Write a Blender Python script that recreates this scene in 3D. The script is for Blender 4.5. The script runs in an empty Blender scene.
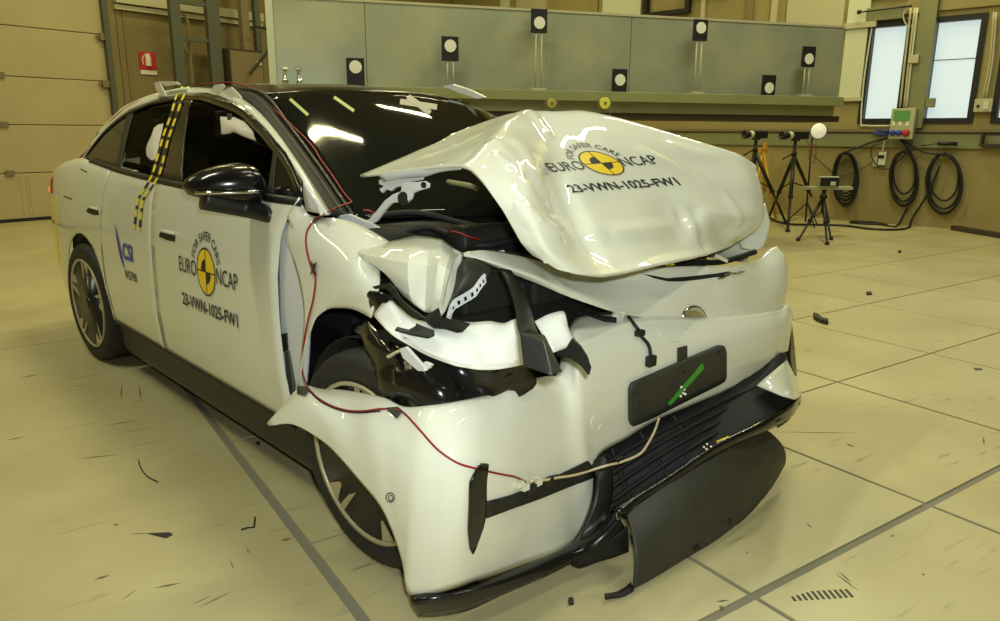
import bpy, bmesh, math, random
import numpy as np
from mathutils import Vector, Matrix
from mathutils.bvhtree import BVHTree
random.seed(4)
S = bpy.context.scene
COL = S.collection

# ------------------------------------------------------------------ camera
FPX, PITCH, ROLL, YAW, CH = 738.44, .236313, .00627, .592848, 1.33
_f = np.array([0, math.cos(PITCH), -math.sin(PITCH)]); _u = np.array([0, math.sin(PITCH), math.cos(PITCH)]); _r = np.array([1., 0, 0])
_rt = _r*math.cos(ROLL)+_u*math.sin(ROLL); _up = -_r*math.sin(ROLL)+_u*math.cos(ROLL)
_G = np.array([[math.cos(YAW), math.sin(YAW), 0], [-math.sin(YAW), math.cos(YAW), 0], [0, 0, 1]])
RC = np.array([_rt, _up, _f]) @ _G.T
CAM = np.array([0, 0, CH])
cam = bpy.data.objects.new('camera', bpy.data.cameras.new('camera')); COL.objects.link(cam)
cam.data.sensor_width = 36; cam.data.lens = 36*FPX/1000; cam.data.clip_start = .05; cam.data.clip_end = 200
_m = Matrix([[*RC[0]], [*RC[1]], [*(-RC[2])]]).transposed().to_4x4(); _m.translation = Vector(CAM)
cam.matrix_world = _m
S.camera = cam

# ------------------------------------------------------------------ world, lights, exposure
S.view_settings.view_transform = 'Standard'; S.view_settings.look = 'None'
S.view_settings.exposure = 0.2; S.view_settings.gamma = 1.0; S.view_settings.use_curve_mapping = False
S.cycles.use_denoising = True
S.cycles.max_bounces = 6; S.cycles.diffuse_bounces = 4; S.cycles.glossy_bounces = 4
S.cycles.caustics_reflective = False; S.cycles.caustics_refractive = False
w = bpy.data.worlds.new('world'); S.world = w; w.use_nodes = True
w.node_tree.nodes['Background'].inputs[0].default_value = (.55, .50, .30, 1)
w.node_tree.nodes['Background'].inputs[1].default_value = .2

def area(name, loc, size, power, color, rotz=0, target=None):
    l = bpy.data.lights.new(name, 'AREA'); l.shape = 'RECTANGLE'; l.size, l.size_y = size; l.energy = power; l.color = color
    o = bpy.data.objects.new(name, l); COL.objects.link(o); o.location = loc; o.rotation_euler = (0, 0, rotz)
    if target is not None:
        o.rotation_euler = (Vector(target)-Vector(loc)).to_track_quat('-Z', 'Y').to_euler()
    return o
WARM = (1, .91, .44); MILD = (.97, 1, .76)
HALL_LIGHTS = [  # x, y, power, length, width, turn
    (-1.6, 3.6, 140, 2.4, .16, 15), (2.9, 1.9, 48, 2.4, .16, 15), (6.6, 3.2, 120, 2.4, .16, 15), (2.25, 5.45, 85, 1.25, .11, -17), (5.2, 8.0, 90, 1.3, .16, 15),
    (1.8, 11.2, 80, 2.4, .16, 15), (7.2, 11.0, 90, 2.4, .16, 15), (9.8, 6.0, 125, 2.4, .16, 15), (-3.2, 9.5, 60, 2.4, .16, 15), (3.6, -1.2, 85, 2.4, .16, 15)]
for i, (x, y, p, ln, wd, tn) in enumerate(HALL_LIGHTS):
    area('hall_lamp_light', (x, y, 6.3), (ln, wd), p, MILD if y < 4 else WARM, math.radians(tn))
area('camera_flash', (.05, -.02, 1.42), (.07, .04), 36, (.93, 1, 1), target=(2.3, 2.6, .6))

# ------------------------------------------------------------------ materials
def mat(name, col, rough=.5, metal=0, coat=0, noise=0, nscale=8, bump=0, spec=.5, emit=None, estr=1, trans=0, col2=None, ior=1.45):
    m = bpy.data.materials.new(name); m.use_nodes = True; nt = m.node_tree; b = nt.nodes['Principled BSDF']
    b.inputs['Base Color'].default_value = (*col, 1); b.inputs['Roughness'].default_value = rough
    b.inputs['Metallic'].default_value = metal; b.inputs['Coat Weight'].default_value = coat; b.inputs['Coat Roughness'].default_value = .02
    b.inputs['Specular IOR Level'].default_value = spec; b.inputs['Transmission Weight'].default_value = trans; b.inputs['IOR'].default_value = ior
    if emit: b.inputs['Emission Color'].default_value = (*emit, 1); b.inputs['Emission Strength'].default_value = estr
    if noise or bump:
        tc = nt.nodes.new('ShaderNodeTexCoord'); n = nt.nodes.new('ShaderNodeTexNoise'); n.inputs['Scale'].default_value = nscale; n.inputs['Detail'].default_value = 6
        nt.links.new(tc.outputs['Object'], n.inputs['Vector'])
        if noise:
            r = nt.nodes.new('ShaderNodeValToRGB'); c2 = col2 or tuple(c*(1-noise) for c in col)
            r.color_ramp.elements[0].position = .32; r.color_ramp.elements[1].position = .68
            r.color_ramp.elements[0].color = (*c2, 1); r.color_ramp.elements[1].color = (*col, 1)
            nt.links.new(n.outputs['Fac'], r.inputs['Fac']); nt.links.new(r.outputs['Color'], b.inputs['Base Color'])
        if bump:
            bp = nt.nodes.new('ShaderNodeBump'); bp.inputs['Strength'].default_value = bump; bp.inputs['Distance'].default_value = .01
            nt.links.new(n.outputs['Fac'], bp.inputs['Height']); nt.links.new(bp.outputs['Normal'], b.inputs['Normal'])
    return m
M = dict(
    paint=mat('white_paint', (.71, .72, .59), .5, coat=1.0, spec=.25),
    paint_in=mat('primer_white', (.60, .62, .62), .45),
    plastic_white=mat('white_plastic', (.78, .79, .70), .4, bump=.1, nscale=30),
    black=mat('gloss_black', (.006, .006, .006), .2, coat=.25),
    trim=mat('satin_black', (.012, .012, .010), .42),
    dark=mat('matte_black_plastic', (.018, .018, .014), .6, noise=.4, nscale=20),
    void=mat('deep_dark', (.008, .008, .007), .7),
    tray=mat('undertray_plastic', (.040, .040, .028), .55, noise=.25, nscale=9, bump=.15),
    tyre=mat('rubber', (.022, .021, .016), .65, noise=.3, nscale=40, bump=.2),
    rimgold=mat('rim_face', (.46, .41, .25), .4, .3),
    rimdark=mat('rim_black', (.015, .014, .012), .3),
    glass=mat('window_glass', (.008, .009, .007), .04, spec=.45),
    glint=mat('clear_dark_glass', (.62, .64, .56), .02, trans=1, ior=1.03),
    chrome=mat('chrome', (.75, .75, .70), .12, 1),
    bag=mat('airbag_cloth', (.62, .575, .46), .9, bump=.5, nscale=10),
    yellow=mat('yellow_sticker', (.88, .62, .02), .4), ink=mat('black_ink', (.012, .012, .010), .45), blue=mat('blue_ink', (.05, .07, .38), .5),
    tapey=mat('yellow_tape', (.85, .66, .03), .6), tapew=mat('pale_tape', (.40, .37, .29), .7),
    green=mat('green_tape', (.05, .30, .03), .5), lime=mat('pale_green_tape', (.42, .50, .15), .6),
    red=mat('red_wire', (.26, .012, .014), .45), cream=mat('cream_wire', (.62, .52, .32), .5), cable=mat('black_cable', (.012, .012, .010), .5),
    lampred=mat('tail_lamp_red', (.35, .02, .01), .2, coat=1), lampor=mat('tail_lamp_orange', (.9, .22, .03), .3, emit=(1, .25, .02), estr=.5),
    wall=mat('wall_plaster', (.33, .27, .105), .85, noise=.14, nscale=1.5, bump=.05),
    wall2=mat('brown_wall_panel', (.24, .19, .08), .8, noise=.15, nscale=1.2),
    doorp=mat('roller_door_sheet', (.47, .40, .215), .6, noise=.10, nscale=1.3),
    steel=mat('grey_steel', (.10, .105, .08), .55, .3), brown=mat('brown_steel', (.19, .15, .08), .6), rust=mat('dark_bar', (.05, .035, .02), .7),
    cream_steel=mat('cream_steel', (.48, .45, .28), .55), olive=mat('olive_beam', (.27, .28, .115), .5, noise=.12, nscale=3), olive2=mat('olive_beam_lower', (.23, .235, .11), .55, noise=.12, nscale=3),
    sheet=mat('galvanised_sheet', (.52, .51, .33), .32, .35, noise=.22, col2=(.36, .40, .29), nscale=1.6), whitep=mat('pale_duct', (.60, .62, .44), .5),
    frame=mat('window_frame_black', (.012, .011, .010), .5), pane=mat('daylit_pane', (.3, .33, .33), .3, emit=(.80, .95, .93), estr=.60),
    target=mat('target_white', (.80, .78, .62), .7), lemon=mat('lemon_disc', (.70, .70, .07), .6), dull_yellow=mat('dull_yellow_disc', (.42, .38, .07), .6), board=mat('target_board', (.012, .011, .010), .6),
    boxg=mat('switchgear_grey', (.42, .42, .27), .6), greenp=mat('green_label_panel', (.10, .32, .09), .4), sockb=mat('blue_socket', (.03, .06, .35), .4), sockr=mat('red_socket', (.45, .02, .03), .4),
    signred=mat('sign_red', (.50, .02, .03), .5), signwhite=mat('sign_white', (.75, .70, .55), .6), orange=mat('orange_paint', (.50, .27, .02), .5),
    tripod=mat('tripod_black', (.012, .012, .011), .45), lens=mat('lamp_glass', (.85, .83, .70), .25, emit=(1, .95, .75), estr=.25), floorgap=mat('joint_grey', (.20, .185, .125), .8),
    ceil=mat('ceiling_sheet', (.22, .20, .13), .9), lampem=mat('lamp_tube', (1, 1, .9), .4, emit=(1, .95, .75), estr=6), debris=mat('debris_black', (.02, .018, .015), .6),
)

def floor_mat():
    m = bpy.data.materials.new('scuffed_concrete'); m.use_nodes = True; nt = m.node_tree; b = nt.nodes['Principled BSDF']; N = nt.nodes.new; Lk = nt.links.new
    geo = N('ShaderNodeNewGeometry')
    n1 = N('ShaderNodeTexNoise'); n1.inputs['Scale'].default_value = 1.3; n1.inputs['Detail'].default_value = 7; n1.inputs['Roughness'].default_value = .62
    Lk(geo.outputs['Position'], n1.inputs['Vector'])
    r1 = N('ShaderNodeValToRGB'); r1.color_ramp.elements[0].position = .3; r1.color_ramp.elements[1].position = .7
    r1.color_ramp.elements[0].color = (.40, .345, .17, 1); r1.color_ramp.elements[1].color = (.49, .435, .235, 1)
    Lk(n1.outputs['Fac'], r1.inputs['Fac'])
    # short dark scuffs: stretched noise, masked by a second one
    mp = N('ShaderNodeMapping'); mp.inputs['Rotation'].default_value = (0, 0, .5); mp.inputs['Scale'].default_value = (2.2, 14, 1); Lk(geo.outputs['Position'], mp.inputs['Vector'])
    n2 = N('ShaderNodeTexNoise'); n2.inputs['Scale'].default_value = 2.2; n2.inputs['Detail'].default_value = 5; Lk(mp.outputs[0], n2.inputs['Vector'])
    r2 = N('ShaderNodeValToRGB'); r2.color_ramp.elements[0].position = .60; r2.color_ramp.elements[1].position = .70; Lk(n2.outputs['Fac'], r2.inputs['Fac'])
    n3 = N('ShaderNodeTexNoise'); n3.inputs['Scale'].default_value = 1.7; n3.inputs['Detail'].default_value = 2; Lk(geo.outputs['Position'], n3.inputs['Vector'])
    r3 = N('ShaderNodeValToRGB'); r3.color_ramp.elements[0].position = .46; r3.color_ramp.elements[1].position = .62; Lk(n3.outputs['Fac'], r3.inputs['Fac'])
    mu = N('ShaderNodeMath'); mu.operation = 'MULTIPLY'; Lk(r2.outputs[0], mu.inputs[0]); Lk(r3.outputs[0], mu.inputs[1])
    mu2 = N('ShaderNodeMath'); mu2.operation = 'MULTIPLY'; Lk(mu.outputs[0], mu2.inputs[0]); mu2.inputs[1].default_value = .6
    mx = N('ShaderNodeMixRGB'); Lk(mu2.outputs[0], mx.inputs[0]); Lk(r1.outputs[0], mx.inputs[1]); mx.inputs[2].default_value = (.12, .10, .06, 1)
    Lk(mx.outputs[0], b.inputs['Base Color'])
    b.inputs['Roughness'].default_value = .38; b.inputs['Specular IOR Level'].default_value = .4
    n4 = N('ShaderNodeTexNoise'); n4.inputs['Scale'].default_value = 25; Lk(geo.outputs['Position'], n4.inputs['Vector'])
    rr = N('ShaderNodeMapRange'); rr.inputs[3].default_value = .30; rr.inputs[4].default_value = .5; Lk(n1.outputs['Fac'], rr.inputs[0]); Lk(rr.outputs[0], b.inputs['Roughness'])
    bp = N('ShaderNodeBump'); bp.inputs['Strength'].default_value = .06; bp.inputs['Distance'].default_value = .005; Lk(n4.outputs['Fac'], bp.inputs['Height']); Lk(bp.outputs[0], b.inputs['Normal'])
    return m
M['floor'] = floor_mat()

# ------------------------------------------------------------------ geometry helpers
def ray(x, y): return RC.T @ np.array([(x-500)/FPX, (310.5-y)/FPX, 1])
def PL(px, py, n, d): r = ray(px, py); return CAM + r*((d-CAM@n)/(r@n))      # pixel -> point on a plane of the place
def G(px, py, z=0): return PL(px, py, np.array([0, 0, 1.]), z)
HD = math.radians(9.3)
CF = np.array([math.sin(HD), -math.cos(HD), 0]); CL = np.array([math.cos(HD), math.sin(HD), 0]); CZ = np.array([0, 0, 1.])
OC = np.array([1.29006253, 4.9120466, 0])
def Q(px, py, v=None, u=None, z=None):                                         # pixel -> point in car coordinates (forward, left, up)
    n, k = (CL, OC@CL+v) if v is not None else (CF, OC@CF+u) if u is not None else (CZ, z)
    p = PL(px, py, n, k)-OC
    return np.array([p@CF, p@CL, p[2]])
ZS = [0, .15, .25, .35, .5, .7, .85, 1.0, 1.08, 1.12, 1.3, 1.45, 1.5, 1.56]
WS = [.80, .86, .90, .92, .932, .93, .925, .905, .885, .865, .76, .665, .60, .5]
def halfw(u, z):
    t = 0 if u > -.3 else .12*(-.3-max(u, -1.3))**2
    return float(np.interp(z, ZS, WS))-t
def SQ(px, py, off=0):                                                         # pixel -> point on the car's right flank
    v = -.9
    for i in range(30):
        p = Q(px, py, v=v); v = .5*v-.5*halfw(p[0], p[2])
    p = Q(px, py, v=v); p[1] -= off
    return p

def mk(name, verts, faces, m, parent=None, smooth=True, mats=None, fm=None):
    me = bpy.data.meshes.new(name); me.from_pydata([tuple(map(float, v)) for v in verts], [], [tuple(f) for f in faces])
    for x in (mats or [m]): me.materials.append(M[x] if isinstance(x, str) else x)
    if fm: me.polygons.foreach_set('material_index', fm)
    bm = bmesh.new(); bm.from_mesh(me); bmesh.ops.recalc_face_normals(bm, faces=bm.faces); bm.to_mesh(me); bm.free()
    if smooth: me.polygons.foreach_set('use_smooth', [True]*len(me.polygons))
    me.update()
    o = bpy.data.objects.new(name, me); COL.objects.link(o)
    if parent: o.parent = parent
    return o
def solid(o, t, off=-1):
    s = o.modifiers.new('s', 'SOLIDIFY'); s.thickness = t; s.offset = off; return o
def tag(o, label=None, cat=None, group=None, kind=None):
    if label: o['label'] = label
    if cat: o['category'] = cat
    if group: o['group'] = group
    if kind: o['kind'] = kind
    return o
def empty(name, loc=(0, 0, 0), rz=0, **k):
    o = bpy.data.objects.new(name, None); COL.objects.link(o); o.location = Vector(loc); o.rotation_euler = (0, 0, rz); o.empty_display_size = .1
    return tag(o, **k)
class MB:
    def __init__(s): s.v = []; s.f = []
    def add(s, vs, fs): b = len(s.v); s.v += [np.array(v, float) for v in vs]; s.f += [tuple(i+b for i in f) for f in fs]; return s
    def box(s, lo, hi, fr=None):
        x0, y0, z0 = lo; x1, y1, z1 = hi
        vs = [np.array(p, float) for p in ((x0, y0, z0), (x1, y0, z0), (x1, y1, z0), (x0, y1, z0), (x0, y0, z1), (x1, y0, z1), (x1, y1, z1), (x0, y1, z1))]
        if fr: vs = [fr(p) for p in vs]
        return s.add(vs, [(0, 3, 2, 1), (4, 5, 6, 7), (0, 1, 5, 4), (1, 2, 6, 5), (2, 3, 7, 6), (3, 0, 4, 7)])
    def tube(s, pts, r, n=8, caps=True, r2=None):
        pts = [np.array(p, float) for p in pts]; k = len(pts); vs = []; ref = None
        for i, p in enumerate(pts):
            d = pts[min(i+1, k-1)]-pts[max(i-1, 0)]; d = d/(np.linalg.norm(d)+1e-9)
            if ref is None: ref = np.array([0, 0, 1.]) if abs(d[2]) < .9 else np.array([1., 0, 0])
            a = np.cross(d, ref); a /= np.linalg.norm(a)+1e-9; b = np.cross(a, d); ref = b
            rr = r if r2 is None else r+(r2-r)*i/(k-1)
            vs += [p+rr*(math.cos(2*math.pi*j/n)*a+math.sin(2*math.pi*j/n)*b) for j in range(n)]
        fs = [(i*n+j, i*n+(j+1) % n, (i+1)*n+(j+1) % n, (i+1)*n+j) for i in range(k-1) for j in range(n)]
        if caps: fs += [tuple(range(n-1, -1, -1)), tuple((k-1)*n+j for j in range(n))]
        return s.add(vs, fs)
    def prism(s, poly, ext):                                                    # poly: 3D points, ext: extrusion vector
        n = len(poly); poly = [np.array(p, float) for p in poly]; e = np.array(ext, float)
        return s.add(poly+[p+e for p in poly], [tuple(range(n)), tuple(range(2*n-1, n-1, -1))]+[(i, i+n, (i+1) % n+n, (i+1) % n) for i in range(n)])
    def lathe(s, prof, c, ax, n=24, ref=None):                                   # prof: (radius, offset along ax)
        ax = np.array(ax, float); ax /= np.linalg.norm(ax); c = np.array(c, float)
        a = np.cross(ax, [0, 0, 1.] if abs(ax[2]) < .9 else [1., 0, 0]); a /= np.linalg.norm(a); b = np.cross(ax, a); k = len(prof)
        vs = [c+ax*h+r*(math.cos(2*math.pi*j/n)*a+math.sin(2*math.pi*j/n)*b) for r, h in prof for j in range(n)]
        fs = [(i*n+j, i*n+(j+1) % n, (i+1)*n+(j+1) % n, (i+1)*n+j) for i in range(k-1) for j in range(n)]
        if prof[0][0] > 1e-6: fs.append(tuple(range(n-1, -1, -1)))
        if prof[-1][0] > 1e-6: fs.append(tuple((k-1)*n+j for j in range(n)))
        return s.add(vs, fs)
    def build(s, name, m, parent=None, smooth=False, bevel=0):
        o = mk(name, s.v, s.f, m, parent, smooth)
        if bevel: b = o.modifiers.new('b', 'BEVEL'); b.width = bevel; b.segments = 2; b.limit_method = 'ANGLE'
        return o
def dens(P, n, t=1.0):
    """densify along axis 0: Catmull-Rom mixed with straight segments (t=1 smooth, t=0 sharp)"""
    P = np.array(P, float); k = len(P); out = []
    if k == 1: return P
    for i in range(k-1):
        p1, p2 = P[i], P[i+1]; p0 = P[i-1] if i > 0 else 2*p1-p2; p3 = P[i+2] if i+2 < k else 2*p2-p1
        for j in range(n):
            x = j/n
            c = .5*((2*p1)+(-p0+p2)*x+(2*p0-5*p1+4*p2-p3)*x*x+(-p0+3*p1-3*p2+p3)*x**3)
            out.append(t*c+(1-t)*(p1*(1-x)+p2*x))
    out.append(P[-1])
    return np.array(out)
def gridfaces(r, c): return [(i*c+j, i*c+j+1, (i+1)*c+j+1, (i+1)*c+j) for i in range(r-1) for j in range(c-1)]
def nearest_on(P, a):
    X = OC+P[..., :1]*CF+P[..., 1:2]*CL+P[..., 2:]*CZ; c = (X-CAM)@RC.T; x = 500+FPX*c[..., 0]/c[..., 2]; y = 310.5-FPX*c[..., 1]/c[..., 2]
    i = np.argmin((x-a[0])**2+(y-a[1])**2); return P.reshape(-1, 3)[i]
def patch(name, P, m, parent, nr=4, nc=4, tr=1., tc=1., thick=.004, off=-1, noise=0, nf=4., keep=None, smooth=True, creases=None, sharp=None):
    P = dens(np.array(P, float), nr, tr); P = dens(np.swapaxes(P, 0, 1), nc, tc); P = np.swapaxes(P, 0, 1)
    if noise:
        from mathutils import noise as mn
        du = np.gradient(P, axis=0); dv = np.gradient(P, axis=1); N = np.cross(du, dv); N /= np.linalg.norm(N, axis=2, keepdims=True)+1e-9
        for i in range(P.shape[0]):
            for j in range(P.shape[1]): P[i, j] += N[i, j]*noise*(mn.noise(Vector(P[i, j]*nf))+.4*mn.noise(Vector(P[i, j]*nf*2.7)))
    if creases:                      # folded sheet: sharp tents along the creases the impact left
        N = np.cross(np.gradient(P, axis=0), np.gradient(P, axis=1)); N /= np.linalg.norm(N, axis=2, keepdims=True)+1e-9
        ce = np.array([(CAM-OC)@CF, (CAM-OC)@CL, CH]); D0 = P.copy()
        for pts, hgt, wid in creases:
            C3 = [nearest_on(P, a) for a in pts]
            for a, b in zip(C3[:-1], C3[1:]):
                ab = b-a; t = np.clip(((P-a)@ab)/(ab@ab), 0, 1); dist = np.linalg.norm(P-(a+t[..., None]*ab), axis=2)
                fac = np.maximum(0, 1-dist/wid)*np.sin(np.pi*np.clip(((P-a)@ab)/(ab@ab)*.84+.08, 0, 1))**.4
                s_ = np.sign(np.sum(N*(ce-P), axis=2))
                D0 += (N*s_[..., None])*(hgt*fac)[..., None]
        P = D0
    r, c = P.shape[:2]; V = P.reshape(-1, 3); F = gridfaces(r, c)
    o = mk(name, V, F, m, parent, smooth)
    if sharp: sharpen(o, sharp)
    if thick: solid(o, thick, off)
    if keep is not None: keep.append((V, F))
    return o
def sharpen(o, deg):
    o.data.set_sharp_from_angle(angle=math.radians(deg)); return o
def poly3(name, pts, m, parent, thick=.004, d=None, smooth=False, bevel=0):     # flat-ish plate from an outline
    pts = [np.array(p, float) for p in pts]
    if d is None:
        n = np.zeros(3)
        for i in range(len(pts)): n += np.cross(pts[i], pts[(i+1) % len(pts)])
        d = n/np.linalg.norm(n)*thick
    mb = MB(); mb.prism(pts, d)
    o = mb.build(name, m, parent, smooth, bevel)
    return o
def curve(pts, n=8): return dens(np.array(pts, float), n)
def wire(name, pts, r, m, parent, n=6, k=8): return MB().tube(curve(pts, n), r, k).build(name, m, parent, True)

# ------------------------------------------------------------------ frames of the two walls and of the sheet screen
A1, A2, A3 = math.radians(12), math.radians(17), math.radians(-17.6)
NW = np.array([math.cos(A1), math.sin(A1), 0]); TW = np.array([-math.sin(A1), math.cos(A1), 0]); DWN = 12.38
ND = np.array([-math.sin(A2), math.cos(A2), 0]); TD = np.array([math.cos(A2), math.sin(A2), 0]); DDN = 12.41
NB = np.array([-math.sin(A3), math.cos(A3), 0]); TB = np.array([math.cos(A3), math.sin(A3), 0])
_t = ray(845, 97); DBN = float((CAM+_t*10.6/np.hypot(_t[0], _t[1]))@NB)
class Plane:                       # s along, t out of the wall towards the room, z up
    def __init__(s, n, a, d): s.n, s.a, s.d = n, a, d
    def at(s, S_, T_, Z_): return s.n*(s.d-T_)+s.a*S_+np.array([0, 0, Z_])
    def px(s, x, y, t=0): p = PL(x, y, s.n, s.d-t); return float(p@s.a), float(p[2])
    def fr(s): return lambda p: s.at(p[0], p[1], p[2])
RW, DW, BW = Plane(NW, TW, DWN), Plane(ND, TD, DDN), Plane(NB, TB, DBN)

# ------------------------------------------------------------------ floor
def clip(poly, n, d):
    out = []
    for i, p in enumerate(poly):
        q = poly[(i+1) % len(poly)]; a, b = p@n-d, q@n-d
        if a <= 0: out.append(p)
        if a*b < 0: out.append(p+(q-p)*(a/(a-b)))
    return out
fl = MB(); fl.box((-7, -5, -.20), (15, 18, -.006)); fo = fl.build('floor', 'floorgap'); fo['kind'] = 'structure'
ys_ = float(G(45, 343.5)[1])
for y0, y1 in ((-5, ys_-.004), (ys_+.004, 18)): pl = MB(); pl.box((-7, y0, -.0055), (.68, y1, 0)); pl.build('floor_slab', 'floor', fo)
pl = MB(); pl.box((.715, -5, -.0055), (15, .16, 0)); pl.build('floor_slab', 'floor', fo)
XL = [.697+1.0075*k for k in range(14)]; YL = [1.178+.998*k for k in range(-1, 16)]
gx = lambda k: .018 if k == 0 else (.009 if k < 4 else .0055); gy = lambda k: .015 if k == 1 else .0055
for i in range(len(XL)-1):
    for j in range(len(YL)-1):
        x0, x1, y0, y1 = XL[i]+gx(i), XL[i+1]-gx(i+1), YL[j]+gy(j), YL[j+1]-gy(j+1)
        pg = [np.array(p) for p in ((x0, y0), (x1, y0), (x1, y1), (x0, y1))]
        pg = clip(pg, NW[:2], DWN+.02)
        if len(pg) > 2: pg = clip(pg, ND[:2], DDN+.02)
        if len(pg) < 3: continue
        poly3('floor_tile', [(p[0], p[1], -.0055) for p in pg], 'floor', fo, d=(0, 0, .0055+random.uniform(-.0004, .0004)))

# ------------------------------------------------------------------ right wall with its windows
def s_of(x, y): return RW.px(x, y)[0]
WZ0, WZ1 = 1.50, 2.97
wins = [(s_of(857.5, 124), s_of(901, 121)), (s_of(918.5, 123), s_of(972.5, 123)), (s_of(990, 123), s_of(990, 123)-1.15)]   # (far s, near s)
HI = [(s_of(646, 16), s_of(691, 18)), (s_of(692, 4), s_of(736, 4))]
mb = MB(); f = RW.fr()
SM, SX = -7.5, 15.5
mb.box((SM, -.25, 0), (SX, 0, WZ0), f)
edges = sorted([(b, a) for a, b in wins]); cur = SM
for a, b in edges: mb.box((cur, -.25, WZ0), (a, 0, WZ1), f); cur = b
mb.box((cur, -.25, WZ0), (SX, 0, WZ1), f); mb.box((SM, -.25, WZ1), (SX, 0, 6.6), f)
wr = mb.build('wall_right', 'wall'); wr['kind'] = 'structure'
def window(name, a, b, z0, z1, bar=None, t0=.03):
    e = empty(name, RW.at((a+b)/2, 0, z0), kind='structure'); inv = e.location.copy()
    def b_(nm, m, lo, hi):
        q = MB(); q.box(lo, hi, lambda p: RW.at(*p)-np.array(inv)); return q.build(nm, m, e)
    fw = .075
    b_('window_frame', 'frame', (b, -.12, z0), (b+fw, t0, z1)); b_('window_frame', 'frame', (a-fw, -.12, z0), (a, t0, z1))
    b_('window_frame', 'frame', (b+fw, -.12, z0), (a-fw, t0, z0+fw)); b_('window_frame', 'frame', (b+fw, -.12, z1-fw), (a-fw, t0, z1))
    b_('window_pane', 'pane', (b+fw, -.10, z0+fw), (a-fw, -.085, z1-fw))
    if bar: b_('wire_line', 'steel', (b+fw, -.08, bar), (a-fw, -.07, bar+.012))
for k, (a, b) in enumerate(wins): window('window_%d' % (k+1), a, b, WZ0, WZ1, bar=2.38 if k == 1 else None)
zt = RW.px(668, 14)[1]
for k, (a, b) in enumerate(HI): window('window_%d' % (k+4), a, b, zt-.03+k*.28, zt+1.5, t0=.12)
# plain plastered strips between the windows above the screen
for k, (x0, x1, m) in enumerate([(500, 508, 'whitep'), (516, 545, 'cream_steel'), (556, 597, 'wall'), (602, 640, 'whitep'), (700, 704, 'cream_steel'), (745, 752, 'wall2'), (770, 776, 'cream_steel'), (786, 843, 'cream_steel')]):
    a, z = RW.px(x0, 20, .05); b, _ = RW.px(x1, 20, .05)
    q = MB(); q.box((b, .001, z-.8), (a, .05, 4.6), f); q.build('trim_%d' % (k+1), m)['kind'] = 'structure'

# ------------------------------------------------------------------ back wall with the roller door
f2 = DW.fr(); mb = MB()
dS = DW.px(118, 110)[0]; dL = dS-5.2
mb.box((dS, -.25, 0), (13.4, 0, 6.6), f2); mb.box((-9, -.25, 0), (dL, 0, 6.6), f2); mb.box((dL, -.25, 4.4), (dS, 0, 6.6), f2)
wb = mb.build('wall_back', 'wall2'); wb['kind'] = 'structure'
d0 = empty('door_1', DW.at((dL+dS)/2, 0, 0), kind='structure'); iv = np.array(d0.location)
fd = lambda p: DW.at(*p)-iv
zj = [DW.px(0, y)[1] for y in (223.5, 174, 124.5, 75.4, 24)]
step = (zj[-1]-zj[0])/4; zj = [.02]+[zj[k] for k in range(1, 5)]+[zj[4]+step, zj[4]+2*step]
for k in range(6):
    q = MB(); q.box((dL, -.10, zj[k]+.006), (dS-.08, -.04, zj[k+1]-.006), fd); q.build('door_panel', 'doorp', d0, bevel=.008)
q = MB(); q.box((dL, -.13, 0), (dS, -.065, 4.5), fd); q.build('door_backing', 'olive', d0)
q = MB(); q.box((dL, -.10, .0), (dS-.08, -.03, .05), fd); q.build('bottom_seal', 'frame', d0)
q = MB(); q.box((dS-.09, -.05, 0), (dS-.01, .05, 4.5), fd); q.build('door_track', 'steel', d0)
for (x, y) in ((104, 37), (107, 84), (112, 130)):
    s, z = DW.px(x, y); q = MB(); q.box((s-.07, -.04, z-.05), (s+.04, .03, z+.05), fd); q.tube([fd((s-.12, .0, z)), fd((s+.10, .0, z))], .02); q.build('door_roller', 'brown', d0)
for (x, y) in ((1, 75), (5, 124.5), (11, 173.5)):
    s, z = DW.px(x, y); q = MB(); q.box((s-.06, -.04, z-.04), (s+.05, -.015, z+.04), fd); q.build('door_hinge', 'brown', d0)
for x in (24, 30, 33):
    s, z = DW.px(x, 200); q = MB(); q.box((s-.012, -.04, .08), (s+.012, -.033, zj[1]-.05), fd); q.build('door_dent', 'doorp', d0)
q = MB()
for x in (121, 127.5): s, _ = DW.px(x, 60); q.box((s-.015, 0, 0), (s+.015, .02, 3.6), f2)
q.build('trim_20', 'brown')['kind'] = 'structure'
a, z1 = DW.px(146, 0, .1); b, z2 = DW.px(249, 20, .1); zc = z2
q = MB(); q.box((dS+.1, 0, zc), (b+.3, .12, zc+.14), f2); q.box((dS+.1, 0, zc-.09), (b+.3, .07, zc-.02), f2); q.build('trim_21', 'cream_steel')['kind'] = 'structure'

# other walls and ceiling close the hall
for nm, lo, hi in (('wall_left', (-7.2, -5, 0), (-7, 18, 6.6)), ('wall_front', (-7, -5.2, 0), (15, -5, 6.6))):
    q = MB(); q.box(lo, hi); q.build(nm, 'wall')['kind'] = 'structure'
q = MB(); q.box((-7.2, -5.2, 6.6), (15, 18, 6.75)); q.build('ceiling', 'ceil')['kind'] = 'structure'

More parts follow.
